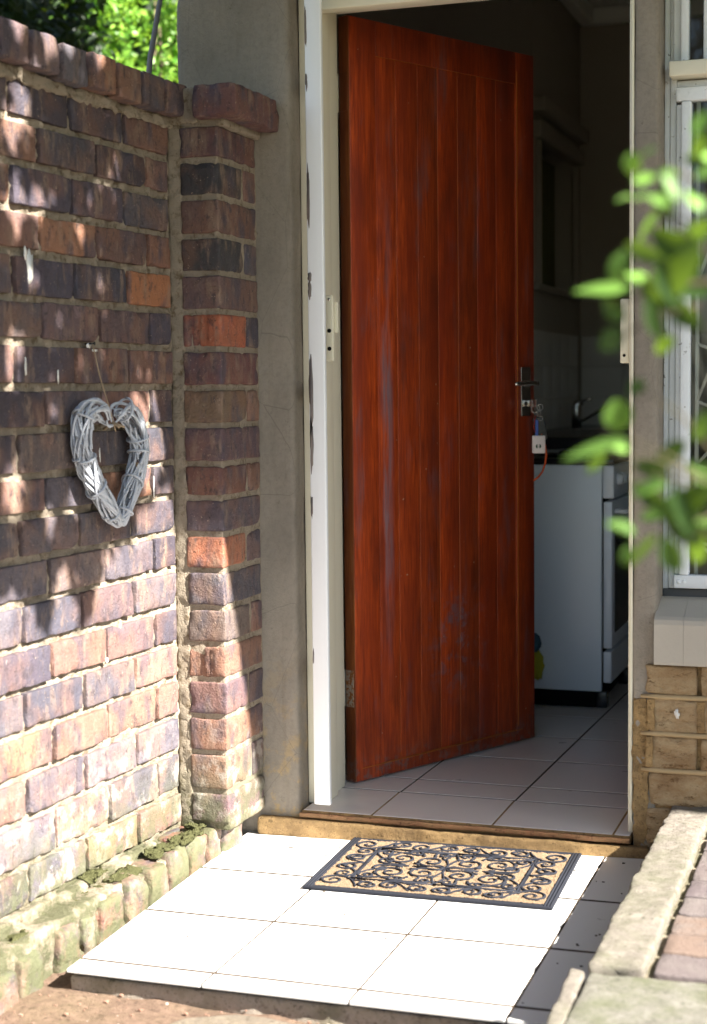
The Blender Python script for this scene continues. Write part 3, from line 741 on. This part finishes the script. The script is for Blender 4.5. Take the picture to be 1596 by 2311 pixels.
# main window
win = MB(); wy0, wy1 = .068, .095
M_wf = mat_plain('flaking window paint', (.78, .82, .85), .55, .3, .12, 14, .4, chipc=(.25, .25, .24), chipt=.63)
def wb(mb, x0, x1, z0, z1, y0=wy0, y1=wy1, **k): box(mb, (x0, y0, z0), (x1, y1, z1), r=.003, **k)
wb(win, .888, .903, .585, 2.06, .085, .11); wb(win, .903, 2.27, .585, .6, .085, .11); wb(win, .903, 2.27, 1.76, 1.776, .085, .11); wb(win, 2.255, 2.27, .6, 1.76, .085, .11)
box(win, (.8745, .09, .567), (.8875, .115, 2.06), r=.002)
wino = win.build('window', M_wf, house)
cs = MB(); wb(cs, .904, .9165, .6205, 1.72, .074, .1); wb(cs, .9165, .939, .62, 1.725, .062, .1); wb(cs, .904, 1.62, .588, .6195, .062, .1); wb(cs, .904, 1.62, 1.726, 1.757, .062, .1); wb(cs, 1.6, 1.62, .62, 1.726, .062, .1)
cs.build('casement', M_wf, wino)
for x in (.916, .929):
    k = MB(); lathe(k, (x, .062, .604), [(0, .0055), (.0015, .005), (.0025, .002)], -Y, 14); k.build('rivet', M_wf, wino)
tr = MB(); wb(tr, .892, 2.27, 1.778, 1.812, .03, .1); tr.build('transom', M_cream, wino)
up = MB(); wb(up, .896, .914, 1.813, 2.06, .075, .1); wb(up, .9141, .932, 1.813, 2.06, .062, .1); wb(up, .966, 1.0, 1.813, 2.06, .062, .1); up.build('fanlight_frame', M_wf, wino)
s = NM('window glass', .02); m_ = s.m; nt2 = s.nt; nt2.nodes.remove(s.b)
tb = nt2.nodes.new('ShaderNodeBsdfTransparent'); tb.inputs[0].default_value = (.94, .96, .95, 1); gb = nt2.nodes.new('ShaderNodeBsdfGlossy'); gb.inputs['Roughness'].default_value = .03
fz = nt2.nodes.new('ShaderNodeFresnel'); fz.inputs[0].default_value = 1.5; mx = nt2.nodes.new('ShaderNodeMixShader')
nt2.links.new(fz.outputs[0], mx.inputs[0]); nt2.links.new(tb.outputs[0], mx.inputs[1]); nt2.links.new(gb.outputs[0], mx.inputs[2]); nt2.links.new(mx.outputs[0], nt2.nodes['Material Output'].inputs[0])
gl = MB(); wb(gl, .939, 1.6, .62, 1.726, .084, .087); wb(gl, 1.62, 2.255, .6, 1.76, .084, .087); gl.build('pane', m_, wino)
gl = MB(); wb(gl, .932, .966, 1.813, 2.06, .084, .087); wb(gl, 1.0, 2.27, 1.813, 2.06, .084, .087); gl.build('fanlight_pane', m_, wino)
bb = MB(); M_bar = mat_plain('cream bar paint', (.82, .8, .74), .5, .4, .1)
def bar(pts, rr=.0045): tube(bb, [V((x, .094, z)) for x, z in pts], rr, 6, flat=(Y, .5))
bar([(.9525, .6), (.9525, 1.75)], .0055); bar([(1.3, .6), (1.3, 1.75)], .0055)
for z in (.70, .88, 1.165, 1.43, 1.62): bar([(.9525, z), (.985, z-.012), (1.05, z-.02), (1.3, z-.02)])
for z0, z1 in [(1.03, 1.3), (1.31, 1.6), (.7, .6), (.88, 1.0), (1.31, 1.25), (1.03, .99)]: bar([(.9525, z0), (1.0, z0+(z1-z0)*.45), (1.08, z1), (1.15, z1)])
bb.build('burglar_bars', M_bar, wino)
# sill: two glazed-cement tiles sloping, with a rounded nose
M_sill = mat_plain('sill paint', (.42, .385, .33), .7, .25, .1, 9, .35)
sl_ = MB()
for (x0, x1) in [(.871, .9386), (.9391, 1.17), (1.171, 1.4), (1.401, 1.63), (1.631, 1.86), (1.861, 2.09), (2.091, 2.3)]:
    def sf(p):
        return p
    base = len(sl_.v); prof = [(-.028, .418), (-.03, .424), (-.03, .513), (-.026, .524), (-.018, .531), (.06, .562), (.083, .566), (.083, .50), (.02, .491), (.016, .418)]
    for xx_ in (x0, x1):
        for (yy, zz) in prof: sl_.v.append(V((xx_, yy, zz)))
    n_ = len(prof)
    for k in range(n_): sl_.face([base+k, base+(k+1) % n_, base+n_+(k+1) % n_, base+n_+k][::-1])
    sl_.face([base+k for k in range(n_)]); sl_.face([base+n_+k for k in range(n_)][::-1])
sl_.build('window_sill', M_sill, house, smooth=False)
mb = MB(); box(mb, (.876, .0835, .5), (2.3, .13, .584), r=.003); mb.build('sill_upstand', mat_plain('dark putty', (.09, .095, .1), .8), house)

# ------------------------------------------------------------ kitchen things
stove = thing('stove', (.2, 1.7, 0), 'white kitchen stove with black hob and oven door behind the open door', 'stove')
SX, SY0, SY1 = .516, 1.463, 1.97
mb = MB(); box(mb, (-.06, SY0, .055), (SX-.028, SY1, .812), r=.006); mb.build('body', M_appl, stove)
mb = MB(); box(mb, (SX-.027, SY0+.002, .70), (SX+.012, SY1-.002, .811), r=.008); cpn = mb.build('control_panel', M_appl, stove)
for i in range(5):
    k = MB(); lathe(k, (SX+.012, SY0+.07+i*.085, .762), [(0, .019), (.004, .02), (.018, .017), (.02, .012)], X, 18); k.build('knob', M_white, cpn)
mb = MB(); box(mb, (SX-.024, SY0+.004, .20), (SX+.006, SY1-.004, .69), r=.006); dr = mb.build('oven_door', M_appl, stove)
mb = MB(); box(mb, (SX+.0065, SY0+.05, .25), (SX+.009, SY1-.05, .6), r=.001); mb.build('oven_glass', M_dark, dr)
mb = MB(); tube(mb, [V((SX+.006, SY0+.06, .655)), V((SX+.04, SY0+.06, .655)), V((SX+.04, SY1-.06, .655)), V((SX+.006, SY1-.06, .655))], .009, 10); mb.build('handle', M_white, dr)
mb = MB(); box(mb, (SX-.024, SY0+.004, .085), (SX+.004, SY1-.004, .19), r=.005); mb.build('warmer_drawer', M_appl, stove)
mb = MB(); box(mb, (SX-.0265, SY0+.006, .06), (SX-.0245, SY1-.006, .805)); mb.build('seam', M_gap, stove)
mb = MB(); box(mb, (-.065, SY0-.004, .8125), (SX+.012, SY1+.004, .832), r=.004); hob = mb.build('hob', M_dark, stove)
for (x, y_) in [(.1, 1.6), (.35, 1.6), (.1, 1.84), (.35, 1.84)]:
    k = MB()
    tube(k, [V((x+math.cos(a*.5)*(.015+.0032*a), y_+math.sin(a*.5)*(.015+.0032*a), .838)) for a in range(0, 24)], .005, 8); k.build('plate', M_dark, hob)
mb = MB(); box(mb, (-.05, SY0+.01, .0), (SX-.05, SY1-.01, .054), r=.003); mb.build('plinth', M_gap, stove)
for yv in (SY0+.03, SY1-.03):
    k = MB(); box(k, (SX-.049, yv-.02, 0), (SX-.012, yv+.02, .0545), r=.004); k.build('foot', M_dark, stove)
ctr = thing('kitchen_counter', (.2, 3, 0), 'dark kitchen counter with a sink and chrome tap beyond the stove', 'counter')
mb = MB(); box(mb, (-.07, 2.0, .08), (.46, 4.02, .842), r=.004); mb.build('cabinet', mat_plain('cabinet', (.3, .27, .24), .6), ctr)
mb = MB(); box(mb, (-.072, 1.99, .845), (.5, 4.05, .884), r=.006); mb.build('worktop', mat_plain('dark worktop', (.03, .028, .03), .25, .5, .4, 60), ctr)
mb = MB(); tube(mb, [V((.03, 3.42, .884)), V((.03, 3.42, .98)), V((.033, 3.42, .993)), V((.06, 3.42, 1.0))], [.024, .021, .019, .01], 14)
tube(mb, [V((.03, 3.42, .905)), V((.09, 3.4, .935)), V((.17, 3.38, .978)), V((.19, 3.375, .98)), V((.195, 3.374, .965))], .0085, 10); tube(mb, [V((.035, 3.42, .99)), V((.065, 3.41, 1.01)), V((.1, 3.4, 1.015))], .006, 8)
mb.build('tap', M_steel, ctr)
mb = MB(); box(mb, (.08, 3.0, .8842), (.44, 3.35, .8875), r=.001); mb.build('sink_rim', M_steel, ctr)
# cloth hanging beside the stove
cl = thing('cleaning_cloth', (.23, 1.42, .1), 'yellow and blue cleaning cloth beside the stove, peeping out from behind the door', 'cloth')
def blob(mb, c, a, seed):
    n1, n2 = 22, 14; base = len(mb.v)
    for j in range(n2+1):
        th = math.pi*j/n2
        for i in range(n1):
            ph = 2*math.pi*i/n1; d = V((math.sin(th)*math.cos(ph), math.sin(th)*math.sin(ph), math.cos(th)))
            k = 1+.28*noise.noise(d*2.6+V((seed, 0, 0)))+.1*math.sin(ph*7+seed+th*2); mb.v.append(V(c)+V((d.x*a[0], d.y*a[1], d.z*a[2]))*k)
    for j in range(n2):
        for i in range(n1):
            a0 = base+j*n1+i; a1 = base+j*n1+(i+1) % n1; mb.face([a0, a1, a1+n1, a0+n1])
mb = MB(); blob(mb, (.268, 1.42, .145), (.034, .026, .048), 1); mb.build('yellow_cloth', mat_plain('yellow cloth', (.55, .5, .05), .9, .1, .3, 30, .5), cl)
mb = MB(); blob(mb, (.262, 1.42, .215), (.028, .024, .034), 4); mb.build('blue_cloth', mat_plain('blue cloth', (.08, .16, .22), .9, .1, .3, 30, .5), cl)
mb = MB(); tube(mb, [V((.19, 1.45, .0)), V((.19, 1.452, .5)), V((.185, 1.458, .9))], .011, 10); mb.build('broom_stick', M_gap, cl)

# ------------------------------------------------------------ doormat
mat_o = thing('doormat', (.41, -.18, -.06), 'coir doormat with black rubber scrollwork lying on the white tiles', 'doormat')
MO = V((.136, -.427, 0)); ma = V((1, -.031, .022)).normalized(); mbv = V((-.035, 1, 0)).normalized(); MW, MD = .581, .412
def MP(x, y, h): 
    p = MO+ma*x+mbv*y; p.z = ztile(p.x)+.001+h; return p
mb = MB()
bw = .018
for (x0, x1, y0, y1) in [(0, MW, 0, bw), (0, MW, MD-bw, MD), (0, bw+.006, bw, MD-bw), (MW-bw-.006, MW, bw, MD-bw)]:
    rbox(mb, MP((x0+x1)/2, (y0+y1)/2, .0035), ((x1-x0)/2-.0001, (y1-y0)/2-.0001, .0033), (ma, mbv, Z), r=.002, cell=.06)
for x in (.005, .012, .019, MW-.005, MW-.012, MW-.019):
    tube(mb, [MP(x, bw*.3, .0065), MP(x, MD-bw*.3, .0065)], .0025, 6)
mb.build('rubber_border', M_rubber, mat_o)
s = NM('coir', 1., .05); k1 = s.noise(420, 3, .8); c = s.mix(s.ramp(k1, .35, .65), (.5, .37, .245), (.27, .185, .115)); c = s.mix(s.ramp(s.noise(28, 3), .55, .75, 0, .5), c, (.4, .26, .15)); s.col(c); s.bump(s.math('ADD', k1, s.noise(900, 2)), 1., .008); M_coir = s
mb = MB(); nx, ny = 220, 150
for j in range(ny+1):
    for i in range(nx+1):
        x = bw+.004+(MW-2*bw-.008)*i/nx; y_ = bw+(MD-2*bw)*j/ny
        mb.v.append(MP(x+random.uniform(-.0008, .0008), y_+random.uniform(-.0008, .0008), .0062+.002*noise.noise(V((x*60, y_*60, 0)))+random.uniform(-.0012, .0016)))
for j in range(ny):
    for i in range(nx):
        a = j*(nx+1)+i; mb.face([a, a+1, a+nx+2, a+nx+1])
mb.build('coir_pile', M_coir, mat_o, smooth=False)
mb = MB()
CX, CY = MW/2, MD/2
def spiral(cx_, cy_, r0, turns, a0, sgn, lead=None, w=.0039):
    """scroll: leads in from `lead`, curls about (cx,cy)"""
    pts = []; n = int(26*turns)
    for k in range(n+1):
        t = k/n; a = a0+sgn*t*turns*2*math.pi; rr = r0*(1-t)**.85+.003; pts.append((cx_+rr*math.cos(a), cy_+rr*math.sin(a)))
    if lead: 
        sx, sy = pts[0]; tx_, ty_ = -math.sin(a0)*sgn, math.cos(a0)*sgn; dl = math.hypot(sx-lead[0], sy-lead[1])*.5
        c1 = (sx-tx_*dl, sy-ty_*dl); L_ = []
        for k in range(12):
            t = k/12; L_.append(((1-t)**2*lead[0]+2*t*(1-t)*c1[0]+t*t*sx, (1-t)**2*lead[1]+2*t*(1-t)*c1[1]+t*t*sy))
        pts = L_+pts
    for mxs in (1, -1):
        for mys in (1, -1):
            P3 = [MP(CX+mxs*p[0], CY+mys*p[1], .0078) for p in pts]
            tube(mb, P3, [w*(.65+.35*math.sin(math.pi*min(1, (k+2)/len(P3)))) for k in range(len(P3))], 6, flat=(Z, .7))
def line(pts, w=.0036):
    for mxs in (1, -1):
        for mys in (1, -1):
            tube(mb, [MP(CX+mxs*p[0], CY+mys*p[1], .0076) for p in pts], w, 6, flat=(Z, .7))
# border scrolls (long sides) and (short sides)
spiral(.235, .145, .027, 1.3, -1.2, 1, (.17, .178))
spiral(.15, .155, .02, 1.2, 2.2, -1, (.205, .13))
spiral(.095, .15, .02, 1.2, -.6, 1, (.045, .178))
spiral(.03, .155, .019, 1.2, 2.4, -1, (.075, .13))
spiral(.225, .09, .02, 1.2, 2.4, -1, (.25, .03)); spiral(.232, .035, .021, 1.2, 0.6, 1, (.2, .0))
line([(0, .122), (.195, .122)]); line([(.195, .122), (.195, 0)]); line([(.2, .12), (.2, 0)], .0022)
# centre
spiral(.045, .045, .034, 1.5, -2.2, 1, (0, .0)); spiral(.12, .055, .034, 1.5, .6, -1, (.0, .1), .0036)
spiral(.15, .03, .02, 1.2, -1.5, 1, (.09, .0)); spiral(.1, .1, .014, 1.1, 2.5, -1, (.19, .115)); spiral(.03, .1, .016, 1.2, -.5, 1, (.07, .06)); spiral(.17, .09, .014, 1.1, 1.2, 1, (.14, .02))
line([(0, 0), (.02, .012), (.08, .0)], .0033); line([(0, .0), (.0, .03), (.015, .075), (0, .12)], .0033)
for (x, y_, a) in [(.075, .02, .4), (.075, .09, 1.2), (.155, .07, 2.), (.02, .07, .8), (.11, .01, .2)]:
    line([(x-.008*math.cos(a), y_-.008*math.sin(a)), (x+.008*math.cos(a), y_+.008*math.sin(a))], .0042)
mb.build('scrollwork', M_rubber, mat_o)

# ------------------------------------------------------------ plants
M_lf = mat_leaf('bright leaf', (.1, .2, .03), (.2, .38, .04), .35, .35)
M_lfd = mat_leaf('shade-dark leaf', (.007, .017, .005), (.018, .04, .008), .1, .5)  # near-black colour carries the deep shade of the planting behind the wall
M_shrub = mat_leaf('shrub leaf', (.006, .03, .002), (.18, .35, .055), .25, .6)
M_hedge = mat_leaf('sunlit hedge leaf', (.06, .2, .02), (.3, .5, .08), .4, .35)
M_bark = mat_concrete('bark', (.16, .12, .09), (.09, .07, .05), .3)
# foreground shrub on the right
CAM = V((1.390, -3.697, 1.064))
shrub = thing('shrub', (1.62, -2.45, -.1), 'leafy green shrub hanging blurred in the right foreground', 'shrub')
# x, y, z of each leaf's middle, length, slant in degrees, width, tone (pale tones paint in the sky sheen on a leaf)
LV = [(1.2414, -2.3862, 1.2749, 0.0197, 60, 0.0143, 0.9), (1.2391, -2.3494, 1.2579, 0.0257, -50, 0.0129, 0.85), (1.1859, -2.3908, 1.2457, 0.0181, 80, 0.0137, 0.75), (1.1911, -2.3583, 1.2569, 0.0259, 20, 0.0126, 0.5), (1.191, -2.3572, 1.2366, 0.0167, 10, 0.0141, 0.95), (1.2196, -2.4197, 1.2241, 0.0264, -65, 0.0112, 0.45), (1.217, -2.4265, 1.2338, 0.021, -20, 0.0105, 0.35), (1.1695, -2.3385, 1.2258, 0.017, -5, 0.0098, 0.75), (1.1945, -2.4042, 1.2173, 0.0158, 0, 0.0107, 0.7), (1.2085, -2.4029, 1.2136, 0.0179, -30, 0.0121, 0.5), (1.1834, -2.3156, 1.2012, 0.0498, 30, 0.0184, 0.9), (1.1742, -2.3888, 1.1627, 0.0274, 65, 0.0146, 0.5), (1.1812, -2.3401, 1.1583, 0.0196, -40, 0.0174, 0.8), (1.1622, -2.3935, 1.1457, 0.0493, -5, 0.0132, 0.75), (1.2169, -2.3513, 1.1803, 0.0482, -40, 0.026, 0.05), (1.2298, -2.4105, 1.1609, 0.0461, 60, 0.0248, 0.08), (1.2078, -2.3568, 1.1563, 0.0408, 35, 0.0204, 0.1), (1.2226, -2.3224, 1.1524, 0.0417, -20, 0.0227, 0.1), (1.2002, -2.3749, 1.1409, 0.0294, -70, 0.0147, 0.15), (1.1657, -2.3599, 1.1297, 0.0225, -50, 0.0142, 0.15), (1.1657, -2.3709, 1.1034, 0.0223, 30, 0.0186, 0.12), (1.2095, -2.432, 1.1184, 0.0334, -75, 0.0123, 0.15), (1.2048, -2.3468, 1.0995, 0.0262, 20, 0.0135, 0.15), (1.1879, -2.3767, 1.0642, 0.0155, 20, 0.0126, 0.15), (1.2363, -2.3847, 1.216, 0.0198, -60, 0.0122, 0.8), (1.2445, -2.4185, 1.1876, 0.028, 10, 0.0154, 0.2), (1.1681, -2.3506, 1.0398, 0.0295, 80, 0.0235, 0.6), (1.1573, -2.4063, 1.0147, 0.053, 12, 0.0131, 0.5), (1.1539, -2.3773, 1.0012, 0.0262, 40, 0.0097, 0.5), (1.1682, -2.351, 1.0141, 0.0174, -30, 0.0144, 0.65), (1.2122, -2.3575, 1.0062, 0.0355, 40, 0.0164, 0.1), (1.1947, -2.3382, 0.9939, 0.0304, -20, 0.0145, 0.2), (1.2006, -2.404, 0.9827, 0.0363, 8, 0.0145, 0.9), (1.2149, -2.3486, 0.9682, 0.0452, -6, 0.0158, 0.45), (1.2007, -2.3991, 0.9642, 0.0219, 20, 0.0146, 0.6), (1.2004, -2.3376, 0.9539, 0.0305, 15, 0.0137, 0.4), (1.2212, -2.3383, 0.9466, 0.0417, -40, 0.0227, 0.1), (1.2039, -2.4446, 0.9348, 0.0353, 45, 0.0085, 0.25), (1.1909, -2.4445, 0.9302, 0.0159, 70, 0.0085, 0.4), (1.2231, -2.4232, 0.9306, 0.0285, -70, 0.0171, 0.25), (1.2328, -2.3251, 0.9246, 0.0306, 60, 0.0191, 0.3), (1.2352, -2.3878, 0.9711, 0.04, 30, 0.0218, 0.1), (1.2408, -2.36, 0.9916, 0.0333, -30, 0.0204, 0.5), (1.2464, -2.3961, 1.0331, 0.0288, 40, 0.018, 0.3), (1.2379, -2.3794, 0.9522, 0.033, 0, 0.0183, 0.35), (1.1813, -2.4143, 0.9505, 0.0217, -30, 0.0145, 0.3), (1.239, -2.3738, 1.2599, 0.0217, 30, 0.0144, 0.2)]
for i in range(9):
    LV.append((random.uniform(1.195, 1.27), random.uniform(-2.42, -2.3), random.choice([1.165, 1.14, 1.18, .945, .97, 1.23])+random.gauss(0, .018), random.uniform(.03, .046), random.uniform(-90, 90), random.uniform(.012, .022), random.choice([.02, .05, .1, .15, .4])))
mb = MB(); LR, LU = V((.946, -.324, 0)), V((-.02, -.07, 1)).normalized()
for i in range(26):
    LV.append((random.uniform(1.27, 1.5), random.uniform(-2.5, -2.25), random.choice([1.16, .96, 1.2, 1.0])+random.gauss(0, .06), random.uniform(.03, .05), random.uniform(-90, 90), random.uniform(.014, .024), random.choice([.1, .2, .3, .5, .9])))
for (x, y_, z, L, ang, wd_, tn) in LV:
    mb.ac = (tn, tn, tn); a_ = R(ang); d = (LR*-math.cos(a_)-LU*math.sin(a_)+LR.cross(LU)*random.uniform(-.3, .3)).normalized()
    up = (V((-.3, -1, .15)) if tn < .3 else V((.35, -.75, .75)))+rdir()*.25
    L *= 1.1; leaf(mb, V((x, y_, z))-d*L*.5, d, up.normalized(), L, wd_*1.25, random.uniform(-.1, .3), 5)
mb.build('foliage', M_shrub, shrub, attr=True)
mb = MB(); tube(mb, [V((1.62, -2.45, -.1)), V((1.6, -2.42, .5)), V((1.5, -2.4, .9)), V((1.4, -2.39, 1.1)), V((1.28, -2.38, 1.18)), V((1.2, -2.38, 1.21))], [.012, .01, .007, .004, .002, .001], 8)
tube(mb, [V((1.5, -2.4, .9)), V((1.38, -2.39, .95)), V((1.25, -2.38, .98)), V((1.17, -2.38, 1.0))], [.005, .003, .0015, .001], 6); tube(mb, [V((1.4, -2.39, 1.1)), V((1.3, -2.38, 1.15)), V((1.16, -2.37, 1.145))], [.003, .0015, .0008], 6)
for (a, b) in [((1.27, 1.2), (1.19, 1.255)), ((1.25, 1.17), (1.17, 1.225)), ((1.26, 1.15), (1.16, 1.13)), ((1.24, 1.13), (1.165, 1.1)), ((1.27, .97), (1.16, 1.03)), ((1.25, .985), (1.15, 1.01)), ((1.26, .96), (1.19, .925)), ((1.25, .95), (1.2, .9)), ((1.26, 1.0), (1.19, 1.065)), ((1.3, 1.2), (1.24, 1.28))]:
    mxp = ((a[0]+b[0])/2, (a[1]+b[1])/2+.008)
    tube(mb, [V((a[0], -2.38, a[1])), V((mxp[0], -2.375, mxp[1])), V((b[0], -2.38, b[1]))], [.0016, .0012, .0006], 6)
mb.build('stem', M_bark, shrub)

# overhead tree whose crown dapples the wall
tree = thing('shade_tree', (3.2, -2.6, -.1), 'leafy tree beside the path whose crown dapples the brick wall', 'tree')
LIT = [(.655, 1.6, .035, .05), (.62, 1.66, .02, .04), (.24, 1.585, .014, .045), (.205, 1.515, .022, .05), (.29, 1.53, .02, .015), (.14, 1.375, .012, .05), (.155, 1.4, .02, .03), (.655, 1.43, .03, .05), (.575, 1.45, .03, .03), (.68, 1.13, .02, .05),
       (.15, .995, .022, .028), (.085, .985, .02, .03), (.18, 1.05, .018, .02), (.105, 1.05, .015, .025), (.69, .87, .03, .06), (.57, 1.76, .02, .04), (.68, 1.77, .03, .03), (.5, 1.77, .015, .03), (.38, 1.76, .02, .03), (.27, 1.75, .015, .02),
       (.05, .93, .03, .03), (.12, .92, .05, .04), (.14, .87, .03, .04), (.6, 1.3, .012, .02), (.47, .83, .02, .03), (.56, .8, .02, .02), (.42, 1.42, .012, .02), (.33, 1.3, .01, .015)]
def wlit(t, z):
    # lower limit of the shade along the wall
    lim = .80+.9*max(0, .12-t) if t < .19 else (.72-.0*t if t < .3 else .69)
    if t > .3: lim = .60+.05*math.sin(t*40)
    if t > .66: lim = .66
    if .3 < t < .36 or .5 < t < .545: lim += .06
    if z < lim: return True
    for (a, b, ra, rb) in LIT:
        if ((t-a)/ra)**2+((z-b)/rb)**2 < 1: return True
    return False
mb = MB(); t = -.03
while t < 1.55:
    z = .5
    while z < 1.9:
        tt, zz = t+random.uniform(-.012, .012), z+random.uniform(-.012, .012)
        if not wlit(tt, zz) and not any(wlit(tt+a*.012, zz+b*.012) for a, b in ((1, 0), (-1, 0), (0, 1), (0, -1))):
            D = random.uniform(2.1, 3.1); c = WP(tt, zz, 0)+SUN*D
            q = random.random(); mb.ac = (q, q, q); d = rdir(); d = (d-SUN*d.dot(SUN)*.8).normalized()
            L_ = random.uniform(.04, .06); leaf(mb, c-d*L_*.5, d, (SUN+rdir()*.5).normalized(), L_, L_*.62, .1, 3)
        z += .018
    t += .018
for i in range(900):
    c = WP(random.uniform(.3, 1.6), random.uniform(1.9, 2.9), 0)+SUN*random.uniform(2.2, 3.3)
    q = random.random(); mb.ac = (q, q, q); leaf(mb, c, rdir(), rdir(), .06, .035, .1, 3)
mb.build('crown', M_lf, tree, attr=True)
mb = MB(); tube(mb, [V((3.2, -2.6, -.1)), V((3.15, -2.5, 1.)), V((3.0, -2.2, 2.1)), V((2.6, -1.9, 3.0)), V((2.0, -1.5, 3.7))], [.09, .075, .06, .035, .01], 12)
tube(mb, [V((3.0, -2.2, 2.1)), V((2.4, -1.9, 2.45)), V((1.9, -1.7, 2.7))], [.04, .025, .008], 8); mb.build('trunk', M_bark, tree)

# planting behind the wall
def bush(name, c, rad, n, mat, label, cat, L=.08, foot=None):
    foot = foot or (c[0], c[1]); o = thing(name, (foot[0], foot[1], -.1), label, cat); mb = MB()
    cl_ = []
    for i in range(int(n/28)):
        d = rdir(); k = random.uniform(.55, 1.0); cl_.append(V(c)+V((d.x*rad[0], d.y*rad[1], d.z*rad[2]))*k)
    for p in cl_:
        for q_ in range(28):
            pp = p+rdir()*random.uniform(.0, .2); q = random.random(); mb.ac = (q, q, q)
            leaf(mb, pp, rdir(), (V((.3, -.3, .8))+rdir()*.7).normalized(), random.uniform(.6, 1.2)*L, random.uniform(.6, 1.1)*L*.55, .2, 3)
    mb.build('foliage', mat, o, attr=True)
    mb = MB(); base = V((foot[0], foot[1], -.1))
    for k in range(6):
        e = V(c)+V((random.uniform(-.5, .5)*rad[0], random.uniform(-.4, .4)*rad[1], random.uniform(-.2, .6)*rad[2])); tube(mb, [base+rdir()*.05, base.lerp(e, .5)+rdir()*.06, e], [.03, .02, .006], 7)
    mb.build('stems', M_bark, o); return o
bush('sunlit_bush', (-3.05, 5.6, 3.3), (.6, .8, 1.2), 9000, M_hedge, 'bright sunlit bush behind the wall beside the house corner', 'bush', .065)
bush('dark_tree', (-3.3, 3.2, 2.8), (1.0, .9, 1.9), 20000, M_lfd, 'dark shaded tree behind the left end of the brick wall', 'tree', .085)
bush('back_hedge', (-5.4, 8.6, 3.2), (5.0, .9, 3.8), 22000, M_lfd, 'dark hedge far behind the sunlit bush', 'hedge', .42)
bush('added_shade_crown', (-1.9, 2.2, 4.7), (2.0, 1.5, .8), 13000, M_lfd, 'unseen tree crown added at the left to shade the planting behind the wall', 'tree', .15, (-4.2, .2))  # added occluder above the view, keeps sun off the dark tree
# thin pale branch rising behind the coping, with a broken pale stub
br = thing('bare_branch', (-.75, .9, .5), 'thin grey bare branch rising behind the wall coping', 'branch')
mb = MB(); tube(mb, [V((-.62, .35, .0)), V((-.625, .35, 1.2)), V((-.60, .35, 1.85)), V((-.58, .35, 2.0)), V((-.53, .36, 2.25))], [.012, .011, .009, .008, .006], 8); mb.build('stem', mat_plain('grey bark', (.3, .29, .3), .8), br)

bush('added_shrub', (-2.5, -10, .6), (3.2, 1.5, .9), 2000, M_lfd, 'unseen low shrub added behind the viewer at the left, for the window reflection', 'shrub', .2)  # both shrubs added out of view: dark window reflection, less low sky
bush('added_shrub', (3.5, -11, .6), (3.4, 1.5, .9), 2000, M_lfd, 'unseen low shrub added behind the viewer at the right, for the window reflection', 'shrub', .2)

# paint chips on the gate post, splashes on the bricks
M_chip = mat_plain('bare chipped metal', (.2, .17, .16), .7, .3, .4, 40, .2)
gpo = bpy.data.objects['gate_post']
def blot(mb, c, u, v, n, a, b, seed, th=.0006):
    base = len(mb.v); k = 26
    for lvl in (0, 1):
        for i in range(k):
            q = 2*math.pi*i/k; rr = 1+.55*noise.noise(V((math.cos(q)*1.7, math.sin(q)*1.7, seed)))+.25*noise.noise(V((math.cos(q)*5, math.sin(q)*5, seed)))
            mb.v.append(V(c)+u*(a*rr*math.cos(q))+v*(b*rr*math.sin(q))+n*(th*lvl))
    for i in range(k): mb.face([base+i, base+(i+1) % k, base+k+(i+1) % k, base+k+i])
    mb.face([base+k+i for i in range(k)])
mb = MB()
for (z, b, a) in [(1.545, .075, .0042), (1.345, .012, .005), (1.315, .02, .0045), (1.06, .10, .005), (.93, .06, .0045), (.78, .03, .003), (1.82, .02, .003), (1.95, .05, .0025), (.4, .02, .002)]:
    mb = MB(); blot(mb, (.0182+a+.0012, -.0262, z), X, Z, -Y, a, b, z*9, .0005); mb.build('paint_chip', M_chip, house)
M_spl = mat_plain('white paint splash', (.7, .69, .66), .6, .3)
mb = MB()
for (t, z, a, b, sd_) in [(.615, 1.325, .012, .03, 1), (.63, 1.35, .006, .012, 2), (.395, 1.168, .008, .006, 3), (.372, 1.158, .012, .003, 4), (.36, .93, .0025, .016, 5), (.12, .84, .002, .02, 6), (.52, 1.10, .003, .012, 7), (.64, 1.12, .003, .018, 8), (.35, .47, .006, .006, 9)]:
    mb = MB(); blot(mb, WP(t, z, .0035), -wd, Z, wn, a, b, sd_*3.1, .0012); mb.build('paint_splash', M_spl, wall)
mb = MB(); blot(mb, (.922, -.0115, .300), X, Z, -Y, .006, .011, 4.4, .002); mb.build('paint_splash', M_spl, house)

bush('sky_block_tree', (.6, -7.2, 5.3), (4.6, 2.0, 1.9), 11000, M_lfd, 'unseen tree crown added behind the viewer to block skylight from the house', 'tree', .3, (.6, -7.4))  # added out of view to cut skylight and darken the upper facade

for o in bpy.data.objects:
    if o.name.startswith('added_shrub'): o['group'] = 'low shrubs added behind the viewer'
